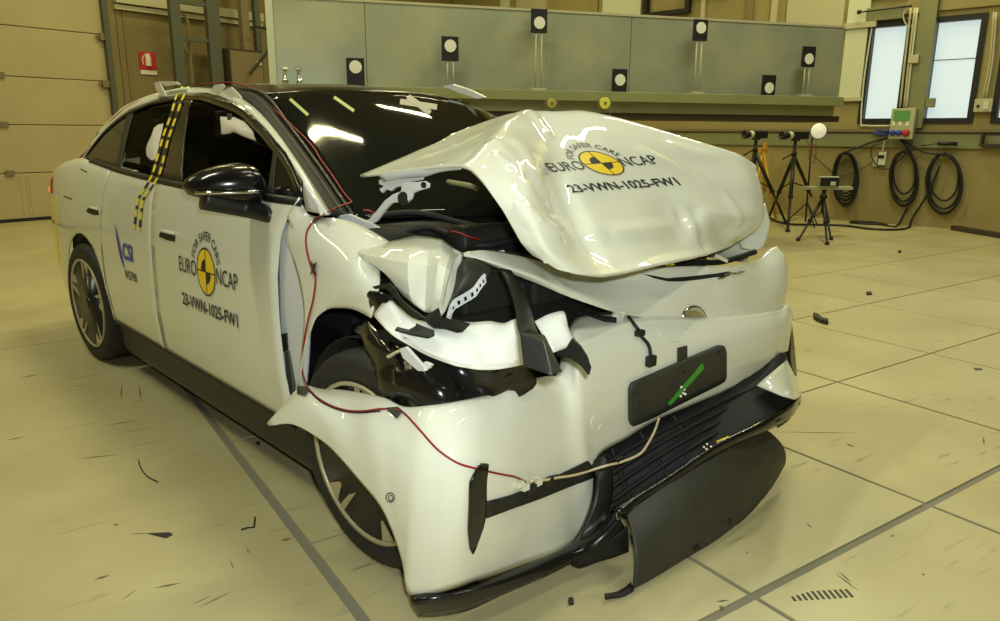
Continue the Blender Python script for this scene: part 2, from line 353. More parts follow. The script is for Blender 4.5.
# ------------------------------------------------------------------ things by the back wall
s, z = DW.px(147.5, 63); sh = empty('fire_sign', DW.at(s, .01, z), A2, label='small red fire extinguisher sign on the brown wall beside the roller door', cat='sign')
q = MB(); q.box((-.135, -.012, -.11), (.135, 0, .17)); q.build('sign_plate', 'signred', sh)
q = MB(); q.box((-.135, -.012, -.18), (.135, 0, -.115)); q.build('caption_strip', 'signwhite', sh)
q = MB(); q.lathe([(.0, -.08), (.045, -.08), (.045, .06), (.025, .085), (.015, .10), (0, .10)], (0, -.02, .03), (0, 0, 1), 12); q.box((-.045, -.03, .125), (.035, -.015, .142)); q.tube(curve([(-.03, -.02, .13), (-.085, -.02, .07), (-.085, -.02, -.03)], 4), .008, 5)
o = q.build('extinguisher_symbol', 'signwhite', sh)

# tall grey ladder frame
def dpt(x, y, t): s, z = DW.px(x, y, t); return DW.at(s, t, z)
lad = empty('ladder_frame', dpt(197, 300, .5)*np.array([1, 1, 0]), label='tall grey steel ladder frame standing against the brown wall behind the car roof', cat='ladder')
lo_ = np.array(lad.location)
def post(x, hw=.075, t=.5, d=.10, top=4.2, m='steel', nm='upright', par=lad, l0=lo_):
    s, _ = DW.px(x, 60, t); q = MB(); q.box((s-hw, t-d/2, 0), (s+hw, t+d/2, top), lambda p: DW.at(*p)-l0); q.build(nm, m, par, bevel=.006); return s
sa = post(178.5, .085, top=3.40); sb = post(215.5, .11)
for y in (4, 40):
    z = DW.px(197, y, .5)[1]; q = MB(); q.box((sa, .47, z-.03), (sb, .53, z+.03), lambda p: DW.at(*p)-lo_); q.build('rung', 'steel', lad)
z = DW.px(197, 120, .5)[1]; q = MB(); q.box((sa, .47, z-.03), (sb, .53, z+.03), lambda p: DW.at(*p)-lo_); q.build('rung', 'steel', lad)
q = MB(); q.tube([dpt(183, 12, .4)-lo_, dpt(187.5, 22, .4)-lo_, dpt(192, 84, .4)-lo_], .03, 6); q.tube([dpt(184, 50, .4)-lo_, dpt(190, 54, .4)-lo_], .025, 6); q.build('inner_bracket', 'brown', lad)
s0, z0 = DW.px(223, 85, .4); s1, z1 = DW.px(254, 52, .4)
cb = empty('cabinet', DW.at((s0+s1)/2, .4, 0), A2, label='dark brown metal cabinet standing beside the ladder frame behind the car', cat='cabinet')
h = z1; w2 = (s1-s0)/2
q = MB(); q.box((-w2, -.25, 0), (w2, .25, h)); q.build('body', 'rust', cb, bevel=.01)
q = MB(); q.box((-w2+.02, -.27, .05), (w2-.02, -.25, h-.04)); q.build('door', 'brown', cb, bevel=.005)
q = MB(); q.box((w2-.14, -.30, h-.24), (w2-.06, -.27, h-.17)); q.build('handle', 'whitep', cb)
pc = empty('column_pair', DW.at(DW.px(253, 60, .5)[0], .5, 0), label='two narrow brown steel columns left of the galvanised screen', cat='column')
lc = np.array(pc.location)
post(246.5, .07, .55, .12, 4.5, 'brown', 'column', pc, lc); post(259, .05, .55, .10, 4.5, 'steel', 'column', pc, lc)
tag(MB().tube(curve([dpt(256, 27, .8), dpt(266, 29, .8), dpt(270.5, 38, .8), dpt(267, 52, .8), dpt(256, 66, .8), dpt(250, 74, .8)], 6), .022, 6).build('hose', 'cable', None, True), 'black hose looping out beside the narrow steel columns', 'hose')

# ------------------------------------------------------------------ galvanised screen on its olive beam
def bp(x, y, t=0): s, z = BW.px(x, y, t); return BW.at(s, t, z)
sR, zTopR = BW.px(845, 27); sL, zTopL = BW.px(274.5, 40); zT = zTopR
T1, T2 = .30, .22
zl1 = BW.px(843, 97, T1)[1]; zl2 = BW.px(843, 106, T1)[1]; zl3 = BW.px(834, 116, T2)[1]
sc = empty('sheet_screen', BW.at((sL+sR)/2, 0, 0), label='long galvanised sheet screen on an olive steel beam across the hall', cat='screen'); ls = np.array(sc.location)
fb = lambda p: BW.at(*p)-ls
seams = [sL, BW.px(366, 50)[0], BW.px(630, 60)[0], sR]
for a, b in zip(seams[:-1], seams[1:]):
    q = MB(); q.box((a+.004, -.04, zl1), (b-.004, 0, zT), fb); q.build('sheet_panel', 'sheet', sc)
q = MB(); q.box((sL-.07, -.05, zl1-.3), (sL, .03, zT+.02), fb); q.build('end_post', 'whitep', sc)
q = MB(); q.box((sL, -.05, zT-.012), (sR, .012, zT+.012), fb); q.build('top_rail', 'cream_steel', sc)
q = MB(); q.box((sL-.2, -.1, zl2), (BW.px(844, 100, T1)[0], T1, zl1), fb); q.build('upper_beam', 'olive', sc, bevel=.006)
q = MB(); q.box((sL-.2, -.1, zl3), (BW.px(834, 110, T2)[0], T2, zl2), fb); q.build('lower_beam', 'olive2', sc, bevel=.006)
q = MB(); q.box((sL-.2, -.5, zl3-.07), (sR-.1, T2-.03, zl3), fb); q.build('under_beam_shade', 'rust', sc)  # dark box added to stand in for the shading below the beam
for s_ in (sL+.1, (sL+sR)/2-.6, BW.px(575, 130)[0]):
    q = MB(); q.box((s_-.08, -.3, 0), (s_+.08, -.1, zl3), fb); q.build('leg', 'steel', sc)
for x in (285.5, 299.5):
    a = bp(x, 84, .22)-ls; q = MB(); q.lathe([(.03, -.02), (.03, .05), (.018, .06), (.018, .13), (.034, .13), (.034, .15), (.0, .16)], a, (0, 0, 1), 10); q.build('clamp', 'chrome', sc, True)

def target(cx, y0, y1, dy, base, lab):
    t = .18; s, zt_ = BW.px(cx, y0, t); _, zb = BW.px(cx, y1, t); _, zd = BW.px(cx, dy, t); z0 = zl1
    e = empty('target_marker', BW.at(s, t, z0), A3, label=lab, cat='marker', group='marker boards along the beam')
    hw = .088; q = MB(); zb_ = max(zb, z0) if base is None else zb
    q.box((-hw, -.015, (0.0 if base is None else zb-z0)), (hw, .015, zt_-z0)); q.build('board', 'board', e, bevel=.003)
    q = MB(); q.lathe([(.062, 0), (.062, .004), (0, .005)], (0, -.015, zd-z0), (0, -1, 0), 24); q.build('target_disc', 'target', e)
    if base is not None:
        for k in (-1, 1): MB().tube([(k*.032, 0, .01), (k*.032, 0, zb-z0)], .009, 6).build('rod', 'cream_steel', e, True)
        q = MB(); q.box((-.08, -.04, 0), (.08, .04, .025)); q.build('foot', 'cream_steel', e, bevel=.004)
target(355, 58, 81, 67, None, 'black marker board resting low on the beam, leftmost, above the car roof')
target(450, 36.5, 61, 46, 83, 'black marker board on short rods, second from the left on the beam')
target(539.3, 9, 33, 23, 88, 'black marker board on the tall rods left of the low board above the hood')
target(620, 69, 91, 80, None, 'low black marker board standing on the beam just above the crumpled hood')
target(701, 19.5, 41, 28, 93, 'black marker board on tall rods under the bright upper window')
target(769.5, 75, 96, 88, None, 'low black marker board on the right part of the beam, second from the right')
target(809.5, 46.5, 67, 59, 96.5, 'rightmost black marker board, on mid-height rods near the end of the beam')
for x, r, lab in ((551.5, .052, 'small dull yellow disc hanging under the beam, left of the brighter one'), (604.7, .062, 'bright lemon yellow disc hanging under the beam above the hood')):
    p = bp(x, 103, T1+.05); e = empty('hanging_disc', p, A3, label=lab, cat='disc')
    MB().lathe([(r, -.012), (r, .012), (r*.8, .014), (.3*r, .016), (0, .016)], (0, 0, 0), (0, -1, 0), 20).build('disc', 'lemon' if x > 600 else 'dull_yellow', e)
    MB().lathe([(.016, 0), (.016, .01), (0, .01)], (0, -.016, 0), (0, -1, 0), 10).build('hub', 'brown', e)
    q = MB()
    for k in (-1, 1): q.tube([(k*.07, 0, -.2), (k*.07, 0, .03)], .006, 5)
    q.box((-.08, .0, -.006), (.08, .045, .006)); q.build('hanger', 'brown', e)

# pale duct box next to the screen
s0, z0 = RW.px(838, 100, .06); s1, _ = RW.px(859.5, 101, .06)
du = empty('duct_casing', RW.at((s0+s1)/2, 0, z0), label='pale painted duct casing on the wall at the right end of the screen', cat='duct'); ld = np.array(du.location)
q = MB(); q.box((s1, 0, z0), (s0, .06, 4.8), lambda p: RW.at(*p)-ld); q.build('casing', 'whitep', du, bevel=.01)
q = MB(); zz = RW.px(858, 24, .06)[1]; q.box((s1-.12, 0, zz-.06), (s0+.02, .10, zz+.02), lambda p: RW.at(*p)-ld); q.build('flange', 'cream_steel', du)
q = MB(); q.box((s1-.04, 0, z0-.02), (s0+.1, .08, z0+.03), lambda p: RW.at(*p)-ld); q.build('bottom_plate', 'cream_steel', du)

# ------------------------------------------------------------------ services on the right wall
def rp(x, y, t=.04): s, z = RW.px(x, y, t); return RW.at(s, t, z)
def pipe(name, pts, r, m, lab, cat='pipe', t=.05, grp=None, k=6):
    return tag(MB().tube(curve([rp(x, y, t) for x, y in pts], 5), r, k).build(name, m, None, True), lab, cat, grp)
q = MB(); s0, z0 = RW.px(905, 128, .10); s1, _ = RW.px(920, 128, .10); q.box((s1-.02, .0, z0), (s0+.0, .12, 4.6), f)
tag(q.build('wall_column', 'olive2'), 'brown pilaster between the two bright windows carrying conduits', 'pilaster')
for x0, x1, m, r, lb in ((899, 911, 'cream_steel', .016, 'leftmost of the three upright conduits above the switchgear box'), (903, 915, 'cream_steel', .016, 'middle one of the three upright conduits above the switchgear box'), (905.5, 917.5, 'whitep', .014, 'rightmost, paler one of the three upright conduits above the switchgear box')):
    pipe('conduit', [(x1, 8), ((x0+x1)/2, 60), (x0+1, 107)], r, m, lb, 'conduit', .15, 'vertical conduits between the windows')
pipe('conduit', [(927, 14), (924, 50), (919.5, 80), (925, 88), (924, 99)], .016, 'cream_steel', 'bent conduit dropping to the small box right of the switchgear', 'conduit', .06)
for x0, x1, lb in ((999, 987, 'left one of two thin conduits above the right switch box'), (1001.5, 990, 'right one of two thin conduits above the right switch box')):
    pipe('conduit', [(x0-5, 12), ((x0+x1)/2-3, 60), (x1-4, 98)], .014, 'cream_steel', lb, 'conduit', .05, 'thin conduits above the right switch box')
pipe('conduit', [(873, 20), (864, 80), (861, 122), (864, 125.5), (890, 126)], .013, 'whitep', 'white conduit running down the left edge of the first window', 'conduit', .05)
tag(MB().tube(curve([rp(x, y, .12) for x, y in ((907, 8), (904, 12), (904, 20), (909, 27), (914, 22), (913, 12), (908, 9), (905, 14))], 5), .012, 6).build('cable_loop', 'cream_steel', None, True), 'small cream cable loop at the top between the windows', 'cable')
q = MB(); s0, z0 = RW.px(866, 20, .08); s1, z1 = RW.px(905, 8, .08); s2, z2 = RW.px(1000, 8, .08)
q.box((s1, 0, z0-.02), (s0, .10, z0+.16), f); q.box((s1, .0, z0+.30), (s0, .06, z0+.34), f); q.build('trim_22', 'olive2')['kind'] = 'structure'
q = MB(); q.box((s2-2, 0, 3.05), (s1+.1, .04, 3.2), f); q.build('trim_23', 'wall')['kind'] = 'structure'
q = MB(); q.tube([rp(862, 12, .15), rp(912, 6, .15)], .012, 5); q.lathe([(.03, 0), (.03, .05), (0, .05)], rp(861, 12, .15), TW, 8)
tag(q.build('pull_rod', 'frame', None, True), 'thin dark horizontal rod above the first bright window', 'rod')
# long rails, shelf bands
q = MB(); s0, z0 = RW.px(620, 128); _, z1 = RW.px(900, 130.5, .06)
q.box((SM+2, 0, z1-.02), (s0+1.5, .06, z1+.02), f); tag(q.build('wall_rail', 'brown'), 'long dark horizontal rail along the wall below the windows', 'rail')
q = MB(); z2 = RW.px(900, 134, .03)[1]; z3 = RW.px(900, 146, .03)[1]
q.box((SM+2, 0, z3), (s0+1.5, .03, z2), f); q.box((SM+2, 0, z3-.02), (s0+1.5, .045, z3), f); q.build('trim_24', 'olive2')['kind'] = 'structure'
for q_ in q.v[:0]: pass
# switchgear box
s0, z0 = RW.px(889, 139, .2); s1, z1 = RW.px(917, 108, .2); cx = (s0+s1)/2; hw = (s0-s1)/2
sg = empty('switchgear_box', RW.at(cx, .0, z0), A1-math.pi/2, label='grey switchgear box with green front and three round sockets below the window pier', cat='switch box')
sg.rotation_euler = (0, 0, A1-math.pi/2)     # local x = towards near side, local -y... faces the room
fr_ = lambda p: (np.array([p[0], -p[1], p[2]]))
q = MB(); q.box((-hw, .13, 0), (hw, .24, z1-z0), fr_); q.box((-hw*.6, 0.02, .02), (hw*.6, .13, z1-z0-.02), fr_); q.build('box_body', 'boxg', sg, bevel=.01)
q = MB(); q.box((-hw*.75, .24, (z1-z0)*.58), (hw*.55, .25, (z1-z0)*.92), fr_); q.build('green_window', 'greenp', sg)
for x, m in ((-.68, 'sockb'), (-.15, 'sockb'), (.45, 'sockr')):
    r = .042 if m == 'sockb' else .052
    q = MB(); q.lathe([(r, 0), (r, .03), (r*.7, .05), (0, .05)], fr_((x*hw, .24, .09)), (0, -1, 0), 14); q.build('socket', m, sg, True)
    q = MB(); q.box((x*hw-.02, .24, .19), (x*hw+.02, .247, .27), fr_); q.build('fuse_label', 'signwhite', sg)
def wbox(name, x0, y0, x1, y1, t, m, lab, cat, knob=True):
    s0, z0 = RW.px(x0, y1, t); s1, z1 = RW.px(x1, y0, t); cx = (s0+s1)/2; hw = (s0-s1)/2
    e = empty(name, RW.at(cx, 0, z0), label=lab, cat=cat); e.rotation_euler = (0, 0, A1-math.pi/2)
    q = MB(); q.box((-hw, 0, 0), (hw, t, z1-z0), fr_); q.build('housing', m, e, bevel=.006)
    if knob:
        q = MB(); q.box((hw*.05, t, (z1-z0)*.2), (hw*.65, t+.012, (z1-z0)*.8), fr_); q.build('cover', 'whitep', e)
        q = MB(); q.lathe([(.02, 0), (.016, .025), (0, .025)], fr_((-hw*.55, t, (z1-z0)*.45)), (0, -1, 0), 10); q.build('knob', 'frame', e, True)
    return e
wbox('switch_box', 973, 98.5, 993, 112, .1, 'cream_steel', 'beige switch box with a knob between the second and the rightmost window', 'switch box')
wbox('junction_box', 918, 98, 934.5, 107.5, .1, 'olive2', 'olive junction box just right of the switchgear top', 'junction box', False)
wbox('junction_box', 907.5, 54.5, 919, 63.5, .18, 'cream_steel', 'cream junction box on the conduits between the windows', 'junction box', False)
th = wbox('socket_unit', 877.5, 152, 886.5, 165, .07, 'whitep', 'small pale socket unit with a dark display below the switchgear, beside the left cable coil', 'socket', False)
q = MB(); q.box((-.06, .07, .10), (.03, .078, .15), fr_); q.build('display', 'frame', th)
th2 = wbox('socket_unit', 872.5, 157, 877.5, 166.5, .06, 'boxg', 'small grey plug hanging left of the pale socket unit', 'plug', False)
pipe('thin_cable', [(893, 137), (878, 142), (871, 150), (873, 160), (882, 169), (892, 167), (905, 155), (916, 149)], .008, 'cable', 'thin cable drooping from the switchgear past the pale socket unit', 'cable', .10)
pipe('thin_cable', [(885, 140), (882, 152)], .008, 'whitep', 'short white cable above the pale socket unit', 'cable', .09)
pipe('thin_cable', [(808, 150), (824, 165), (836, 175), (843, 176), (858, 171), (872, 162)], .006, 'cable', 'thin cable trailing along the wall towards the left coil', 'cable', .05)
q = MB(); p0, p1 = rp(938, 143.5, .12), rp(957, 144, .12); q.tube([p0, p0+(p1-p0)*.2, p0+(p1-p0)*.25, p1], .028, 8); q.tube([rp(921, 146, .1), rp(938, 143.5, .12)], .008, 6)
tag(q.build('cable_plug', 'cable', None, True), 'thick black cable plug lying on the wall ledge right of the switchgear', 'plug')
q = MB(); s0, z0 = RW.px(979, 146, .15); q.box((s0-1.5, 0, z0), (s0, .15, z0+.03), f); q.box((s0-.03, 0, z0), (s0, .15, z0+.17), f); q.box((s0-1.5, 0.0, z0+.15), (s0, .04, z0+.17), f)
tag(q.build('wall_bracket', 'rust'), 'dark open steel bracket on the wall at the right edge', 'bracket')
q = MB(); q.tube([rp(872, 133, .08), rp(888, 134.5, .08)], .018, 6); q.tube([rp(876, 130, .09), rp(892, 131, .09)], .012, 6)
tag(q.build('blue_plug', 'sockb', None, True), 'blue plug left of the switchgear box', 'plug')
def coil(x0, y0, x1, y1, n, seed, lab, extra):
    rnd = random.Random(seed); pts = []
    for k in range(n*14):
        a = 2*math.pi*k/14; lp = k//14; cx, cy = (x0+x1)/2+rnd.uniform(-.5, .5), (y0+y1)/2
        rx, ry = (x1-x0)/2*(1-.10*(lp % 3)), (y1-y0)/2*(1-.055*((lp*2) % 5))
        x = cx+rx*math.sin(a); y = y0+(1-math.cos(a))*ry+1.5*(lp % 2)
        pts.append(rp(x, y, .05+.025*lp))
    q = MB(); q.tube(curve(pts, 3), .0165, 6)
    for ex in extra: q.tube(curve([rp(x, y, t) for x, y, t in ex], 6), .0165, 6)
    q.tube([rp((x0+x1)/2, y0, 0), rp((x0+x1)/2, y0, .16)], .012, 6)
    tag(q.build('cable_coil', 'cable', None, True), lab, 'cable coil')
coil(833, 152, 858, 205, 7, 1, 'dense left coil of black cable hanging on the wall behind the tripods', [[(846, 152, .15), (862, 146, .1), (877, 140.5, .1), (892, 137, .12)]])
coil(890, 151, 918, 206, 4, 2, 'middle coil of black cable hanging below the switchgear box', [[(900, 139, .12), (906, 146, .12), (910, 153, .1)], [(909, 200, .12), (908, 206, .1)]])
coil(926, 153.5, 962, 214, 4, 3, 'rightmost coil of black cable hanging on the wall', [[(901, 139, .13), (915, 148, .12), (930, 153.5, .1), (945, 154, .12)], [(940, 165, .14), (934, 180, .14), (929, 192, .12)]])
tag(MB().tube(curve([rp(908, 207, .10), rp(904, 214, .10)]+[G(x, y, .017) for x, y in ((896, 226.3), (878, 224.2), (860, 223.4), (850, 222.0), (858, 221.4), (875, 222.6), (887, 224.6))], 6), .0165, 6).build('floor_cable', 'cable', None, True), 'short black cable loop lying on the floor below the middle coil', 'cable')
tag(MB().tube(curve([rp(928.5, 193, .12), rp(919, 208, .10), rp(912, 219, .08)]+[G(x, y, .017) for x, y in ((909, 227.0), (900, 229.2), (886, 229.6), (868, 228.6), (845, 225.6), (818, 224.6), (795, 224.3), (779, 222), (768, 217))], 6), .0165, 6).build('floor_cable', 'cable', None, True), 'long black cable running along the floor from the right coil behind the tripods', 'cable')
p0, p1 = G(953, 230), G(1003, 238.5); q = MB(); dd_ = (p1-p0)/np.linalg.norm(p1-p0); nn_ = np.array([-dd_[1], dd_[0], 0])
q.prism([p0-nn_*.05, p1-nn_*.05+dd_*.3, p1+nn_*.05+dd_*.3, p0+nn_*.05], (0, 0, .07)); tag(q.build('floor_bar', 'rust', bevel=.008), 'dark rusty bar lying on the floor along the right wall', 'bar')

# ------------------------------------------------------------------ tripods
def legs_of(e, hub, feet, r, fw=None, spread=None):
    l0 = np.array(e.location)
    for ft in feet:
        q = MB(); mid = hub*.45+ft*.55; q.tube([hub-l0, mid-l0], r*1.25, 8); q.tube([mid-l0, ft-l0], r*.85, 8); q.lathe([(r*1.6, 0), (r*1.6, .05), (r*1.2, .06)], mid-l0-np.array([0, 0, .03]), (0, 0, 1), 8)
        lg = q.build('leg', 'tripod', e, True); MB().lathe([(0, -.001), (r*1.5, 0), (r*1.5, .03), (r, .05)], ft-l0, (0, 0, 1), 8).build('rubber_foot', 'cable', lg, True)
    c = hub*.62+np.mean(feet, axis=0)*.38
    c = np.array([hub[0], hub[1], c[2]]); q = MB(); q.tube([hub-l0, c-l0], r*.9, 8)
    for ft in feet: q.tube([c-l0, hub*.5+ft*.5-l0], r*.45, 5)
    q.build('brace', 'tripod', e, True)
def hub_at(px, py, fx, fy):        # hub above the floor point seen at (fx, fy)
    g = G(fx, fy); r_ = ray(px, py); k = np.hypot(g[0], g[1])/np.hypot(r_[0], r_[1]); return CAM+r_*k
def ledcam(e, hub, dirv, L_, r, ring=True, hgt=.0):
    l0 = np.array(e.location); d = np.array(dirv, float); d /= np.linalg.norm(d)
    a = hub+np.array([0, 0, hgt])-l0
    q = MB(); q.lathe([(r*1.3, 0), (r*1.3, .04), (r*.8, .06), (r*.8, hgt-.1), (r*.5, hgt-.06)], hub-l0, (0, 0, 1), 10); q.box((-.05, -.04, -.08), (.05, .04, -.05), lambda p: a+p); q.build('tripod_head', 'tripod', e, True)
    MB().tube([hub-l0+np.array([0, 0, .05]), hub-l0+np.array([-.16, .08, -.05])], .012, 6).build('pan_handle', 'tripod', e, True)
    q = MB(); side = np.cross(d, [0, 0, 1]); q.prism([a+d*x+side*y+np.array([0, 0, -.055]) for x, y in ((-L_*.5, -.05), (L_*.15, -.05), (L_*.15, .05), (-L_*.5, .05))], (0, 0, .11)); q.build('camera_body', 'tripod', e, bevel=.008)
    q = MB(); q.lathe([(.045, 0), (.05, .06), (.05, L_*.30), (.062, L_*.34), (.062, L_*.5), (.05, L_*.5), (.04, L_*.42), (0, L_*.40)], a+d*L_*.15, d, 16); q.build('lens', 'tripod', e, True)
    if ring: MB().lathe([(.053, 0), (.056, .01), (.056, .05), (.053, .06)], a+d*L_*.20, d, 16).build('lens_ring', 'whitep', e, True)
# right-hand camera tripod
hb = hub_at(794, 156, 795, 224); base = hb*np.array([1, 1, 0])
tb = empty('camera_tripod', base, label='black tripod with a dark camera, standing beside the round white lamp', cat='tripod')
legs_of(tb, hb, [G(787.5, 232), G(819, 214), G(768, 219)], .022); ledcam(tb, hb, -TB+np.array([0, -.1, 0]), .42, .03, True, .30)
# left-hand camera tripod, half hidden behind the hood
hb = hub_at(755, 152, 757, 222); base = hb*np.array([1, 1, 0])
ta = empty('camera_tripod', base, label='black tripod with a dark camera half hidden behind the white hood', cat='tripod')
legs_of(ta, hb, [G(786, 223), G(735, 226), G(752, 214)], .022); ledcam(ta, hb, -TB+np.array([0, -.1, 0]), .36, .03, True, .26)
hy = hub_at(763, 150, 763, 216); ty = empty('yellow_stand', hy*np.array([1, 1, 0]), label='orange yellow stand partly hidden between the hood and the left tripod', cat='stand'); l0 = np.array(ty.location)
for ft in (G(776, 219), G(750, 219), G(765, 212)): MB().tube([hy-l0, ft-l0], .02, 6).build('leg', 'orange', ty, True)
q = MB(); q.box((-.09, -.03, -.05), (.09, .03, .03), lambda p: hy-l0+p); q.box((.03, -.03, .02), (.07, .03, .12), lambda p: hy-l0+p); q.build('clamp', 'orange', ty, bevel=.005)
# round lamp on a stand
hl = hub_at(812, 139, 804, 226); ls_ = empty('lamp_stand', G(805, 226), label='thin dark stand with a round white lamp beside the camera tripods', cat='lamp'); l0 = np.array(ls_.location)
ft0 = G(805, 226); MB().tube([ft0-l0+np.array([0, 0, .06]), hl-l0], .014, 6).build('pole', 'tripod', ls_, True)
for dx, dy in ((.30, 0), (-.15, .26), (-.15, -.26)): MB().tube([np.array([0, 0, .35]), np.array([dx, dy, .012])], .010, 6).build('leg', 'tripod', ls_, True)
pL = hub_at(818.5, 131, 804, 226)-l0; dv = (CAM-hl); dv[2] = 0; dv /= np.linalg.norm(dv); dv = dv+np.array([.15, -.1, 0])
MB().lathe([(.03, -.10), (.085, -.05), (.12, .0), (.12, .015)], pL, dv, 20).build('reflector', 'tripod', ls_, True)
MB().lathe([(.112, .014), (.09, .028), (.0, .04)], pL, dv, 20).build('lamp_face', 'lens', ls_, True)
MB().tube([hl-l0, pL-np.array(dv)*.08], .014, 6).build('arm', 'sockr', ls_, True)
tag(MB().tube(curve([hub_at(x, y, 800, 228) for x, y in ((806, 140), (811, 148), (816, 150), (814, 162), (809, 158), (813, 146), (818, 143))], 6), .006, 5).build('loose_wires', 'red', None, True), 'tangle of thin red wires hanging from the round lamp', 'wire')
# small tripod with the measuring box
hd = hub_at(823.5, 197, 822, 236); td_ = empty('small_tripod', hd*np.array([1, 1, 0]), label='small black tripod in front with a grey measuring device on a plate', cat='tripod'); l0 = np.array(td_.location)
legs_of(td_, hd, [G(798, 241), G(827, 245), G(831, 240)], .017)
MB().lathe([(.05, -.02), (.05, .02), (.03, .03), (.03, .09), (.06, .10)], hd-l0, (0, 0, 1), 12).build('tripod_head', 'tripod', td_, True)
sx = np.array([RC[0][0], RC[0][1], 0]); sx /= np.linalg.norm(sx); sy = np.array([-sx[1], sx[0], 0]); pc_ = hd-l0+np.array([0, 0, .10])+sx*.05
q = MB(); q.prism([pc_+sx*a_+sy*b_ for a_, b_ in ((-.31, -.05), (.31, -.05), (.31, .08), (-.31, .08))], (0, 0, .04)); q.build('plate', 'boxg', td_, bevel=.004)
q = MB(); q.prism([pc_+sx*a_+sy*b_+np.array([0, 0, .04]) for a_, b_ in ((-.16, -.09), (.10, -.09), (.17, .10), (-.12, .10))], (0, 0, .13)); q.build('device_case', 'boxg', td_, bevel=.006)
q = MB(); q.prism([pc_+sx*a_-sy*.092+np.array([0, 0, c_]) for a_, c_ in ((-.155, .05), (.095, .05), (.095, .16), (-.155, .16))], -sy*.004); q.build('display', 'frame', td_)
q = MB(); q.prism([pc_+sx*a_-sy*.098+np.array([0, 0, c_]) for a_, c_ in ((-.02, .06), (.05, .06), (.05, .11), (-.02, .11))], -sy*.004); q.build('knob_panel', 'whitep', td_)

# ================================================================== the crashed car (local axes: forward, left, up)
car = empty('car', OC, math.atan2(CF[1], CF[0]), label='white crash test hatchback with a crumpled front standing on the hall floor', cat='car')
SURF = []          # surfaces that stickers, tapes and wires lie on
def onto(px, py, off=.003, which=None, fallback=-.93):
    o_ = np.array([(CAM-OC)@CF, (CAM-OC)@CL, CH]); r_ = ray(px, py); d_ = np.array([r_@CF, r_@CL, r_[2]]); d_ /= np.linalg.norm(d_)
    best = None
    for nm, b in SURF:
        if which and nm not in which: continue
        h, n, i, dist = b.ray_cast(Vector(o_), Vector(d_))
        if h is not None and (best is None or dist < best[0]): best = (dist, np.array(h)-d_*off)
    if best is not None: return best[1]
    for rad in (1.5, 3, 5, 8, 12, 18):                  # just past an edge: keep the depth of the nearest sheet
        for k in range(8):
            qx, qy = px+rad*math.cos(k*math.pi/4), py+rad*math.sin(k*math.pi/4)
            r_ = ray(qx, qy); d2 = np.array([r_@CF, r_@CL, r_[2]]); d2 /= np.linalg.norm(d2)
            for nm, b in SURF:
                if which and nm not in which: continue
                h, n, i, dist = b.ray_cast(Vector(o_), Vector(d2))
                if h is not None and (best is None or dist < best): best = dist
        if best is not None: return o_+d_*(best-off)
    return Q(px, py, v=fallback)
def reg(nm, V, F): SURF.append((nm, BVHTree.FromPolygons([tuple(map(float, v)) for v in V], F)))
def cpatch(name, P, m, key=None, **k):
    kp = []; o = patch(name, P, m, k.pop('parent', car), keep=kp, **k)
    if key: reg(key, *kp[0])
    return o
def flank(name, rows, m, side=-1, off=0, key=None, parent=None, nr=3, nc=4, thick=.005, tr=.7, tc=1., vadd=None):
    P = dens(np.array([[(u, 0, z) for u, z in r] for r in rows], float), nr, tr); P = np.swapaxes(dens(np.swapaxes(P, 0, 1), nc, tc), 0, 1)
    for i in range(P.shape[0]):
        for j in range(P.shape[1]): P[i, j, 1] = side*(halfw(P[i, j, 0], P[i, j, 2])+off)
    r, c = P.shape[:2]; V = P.reshape(-1, 3); F = gridfaces(r, c)
    o = mk(name, V, F, m, parent or car); 
    if key and side < 0: reg(key, V, F)
    # thickness goes towards the car's middle
    me = o.data; 
    if sum(p.normal.y*side for p in me.polygons) < 0: me.flip_normals()
    if thick: solid(o, thick, -1)
    return o
lin = lambda a, b, n: [tuple(np.array(a)+(np.array(b)-np.array(a))*i/(n-1)) for i in range(n)]

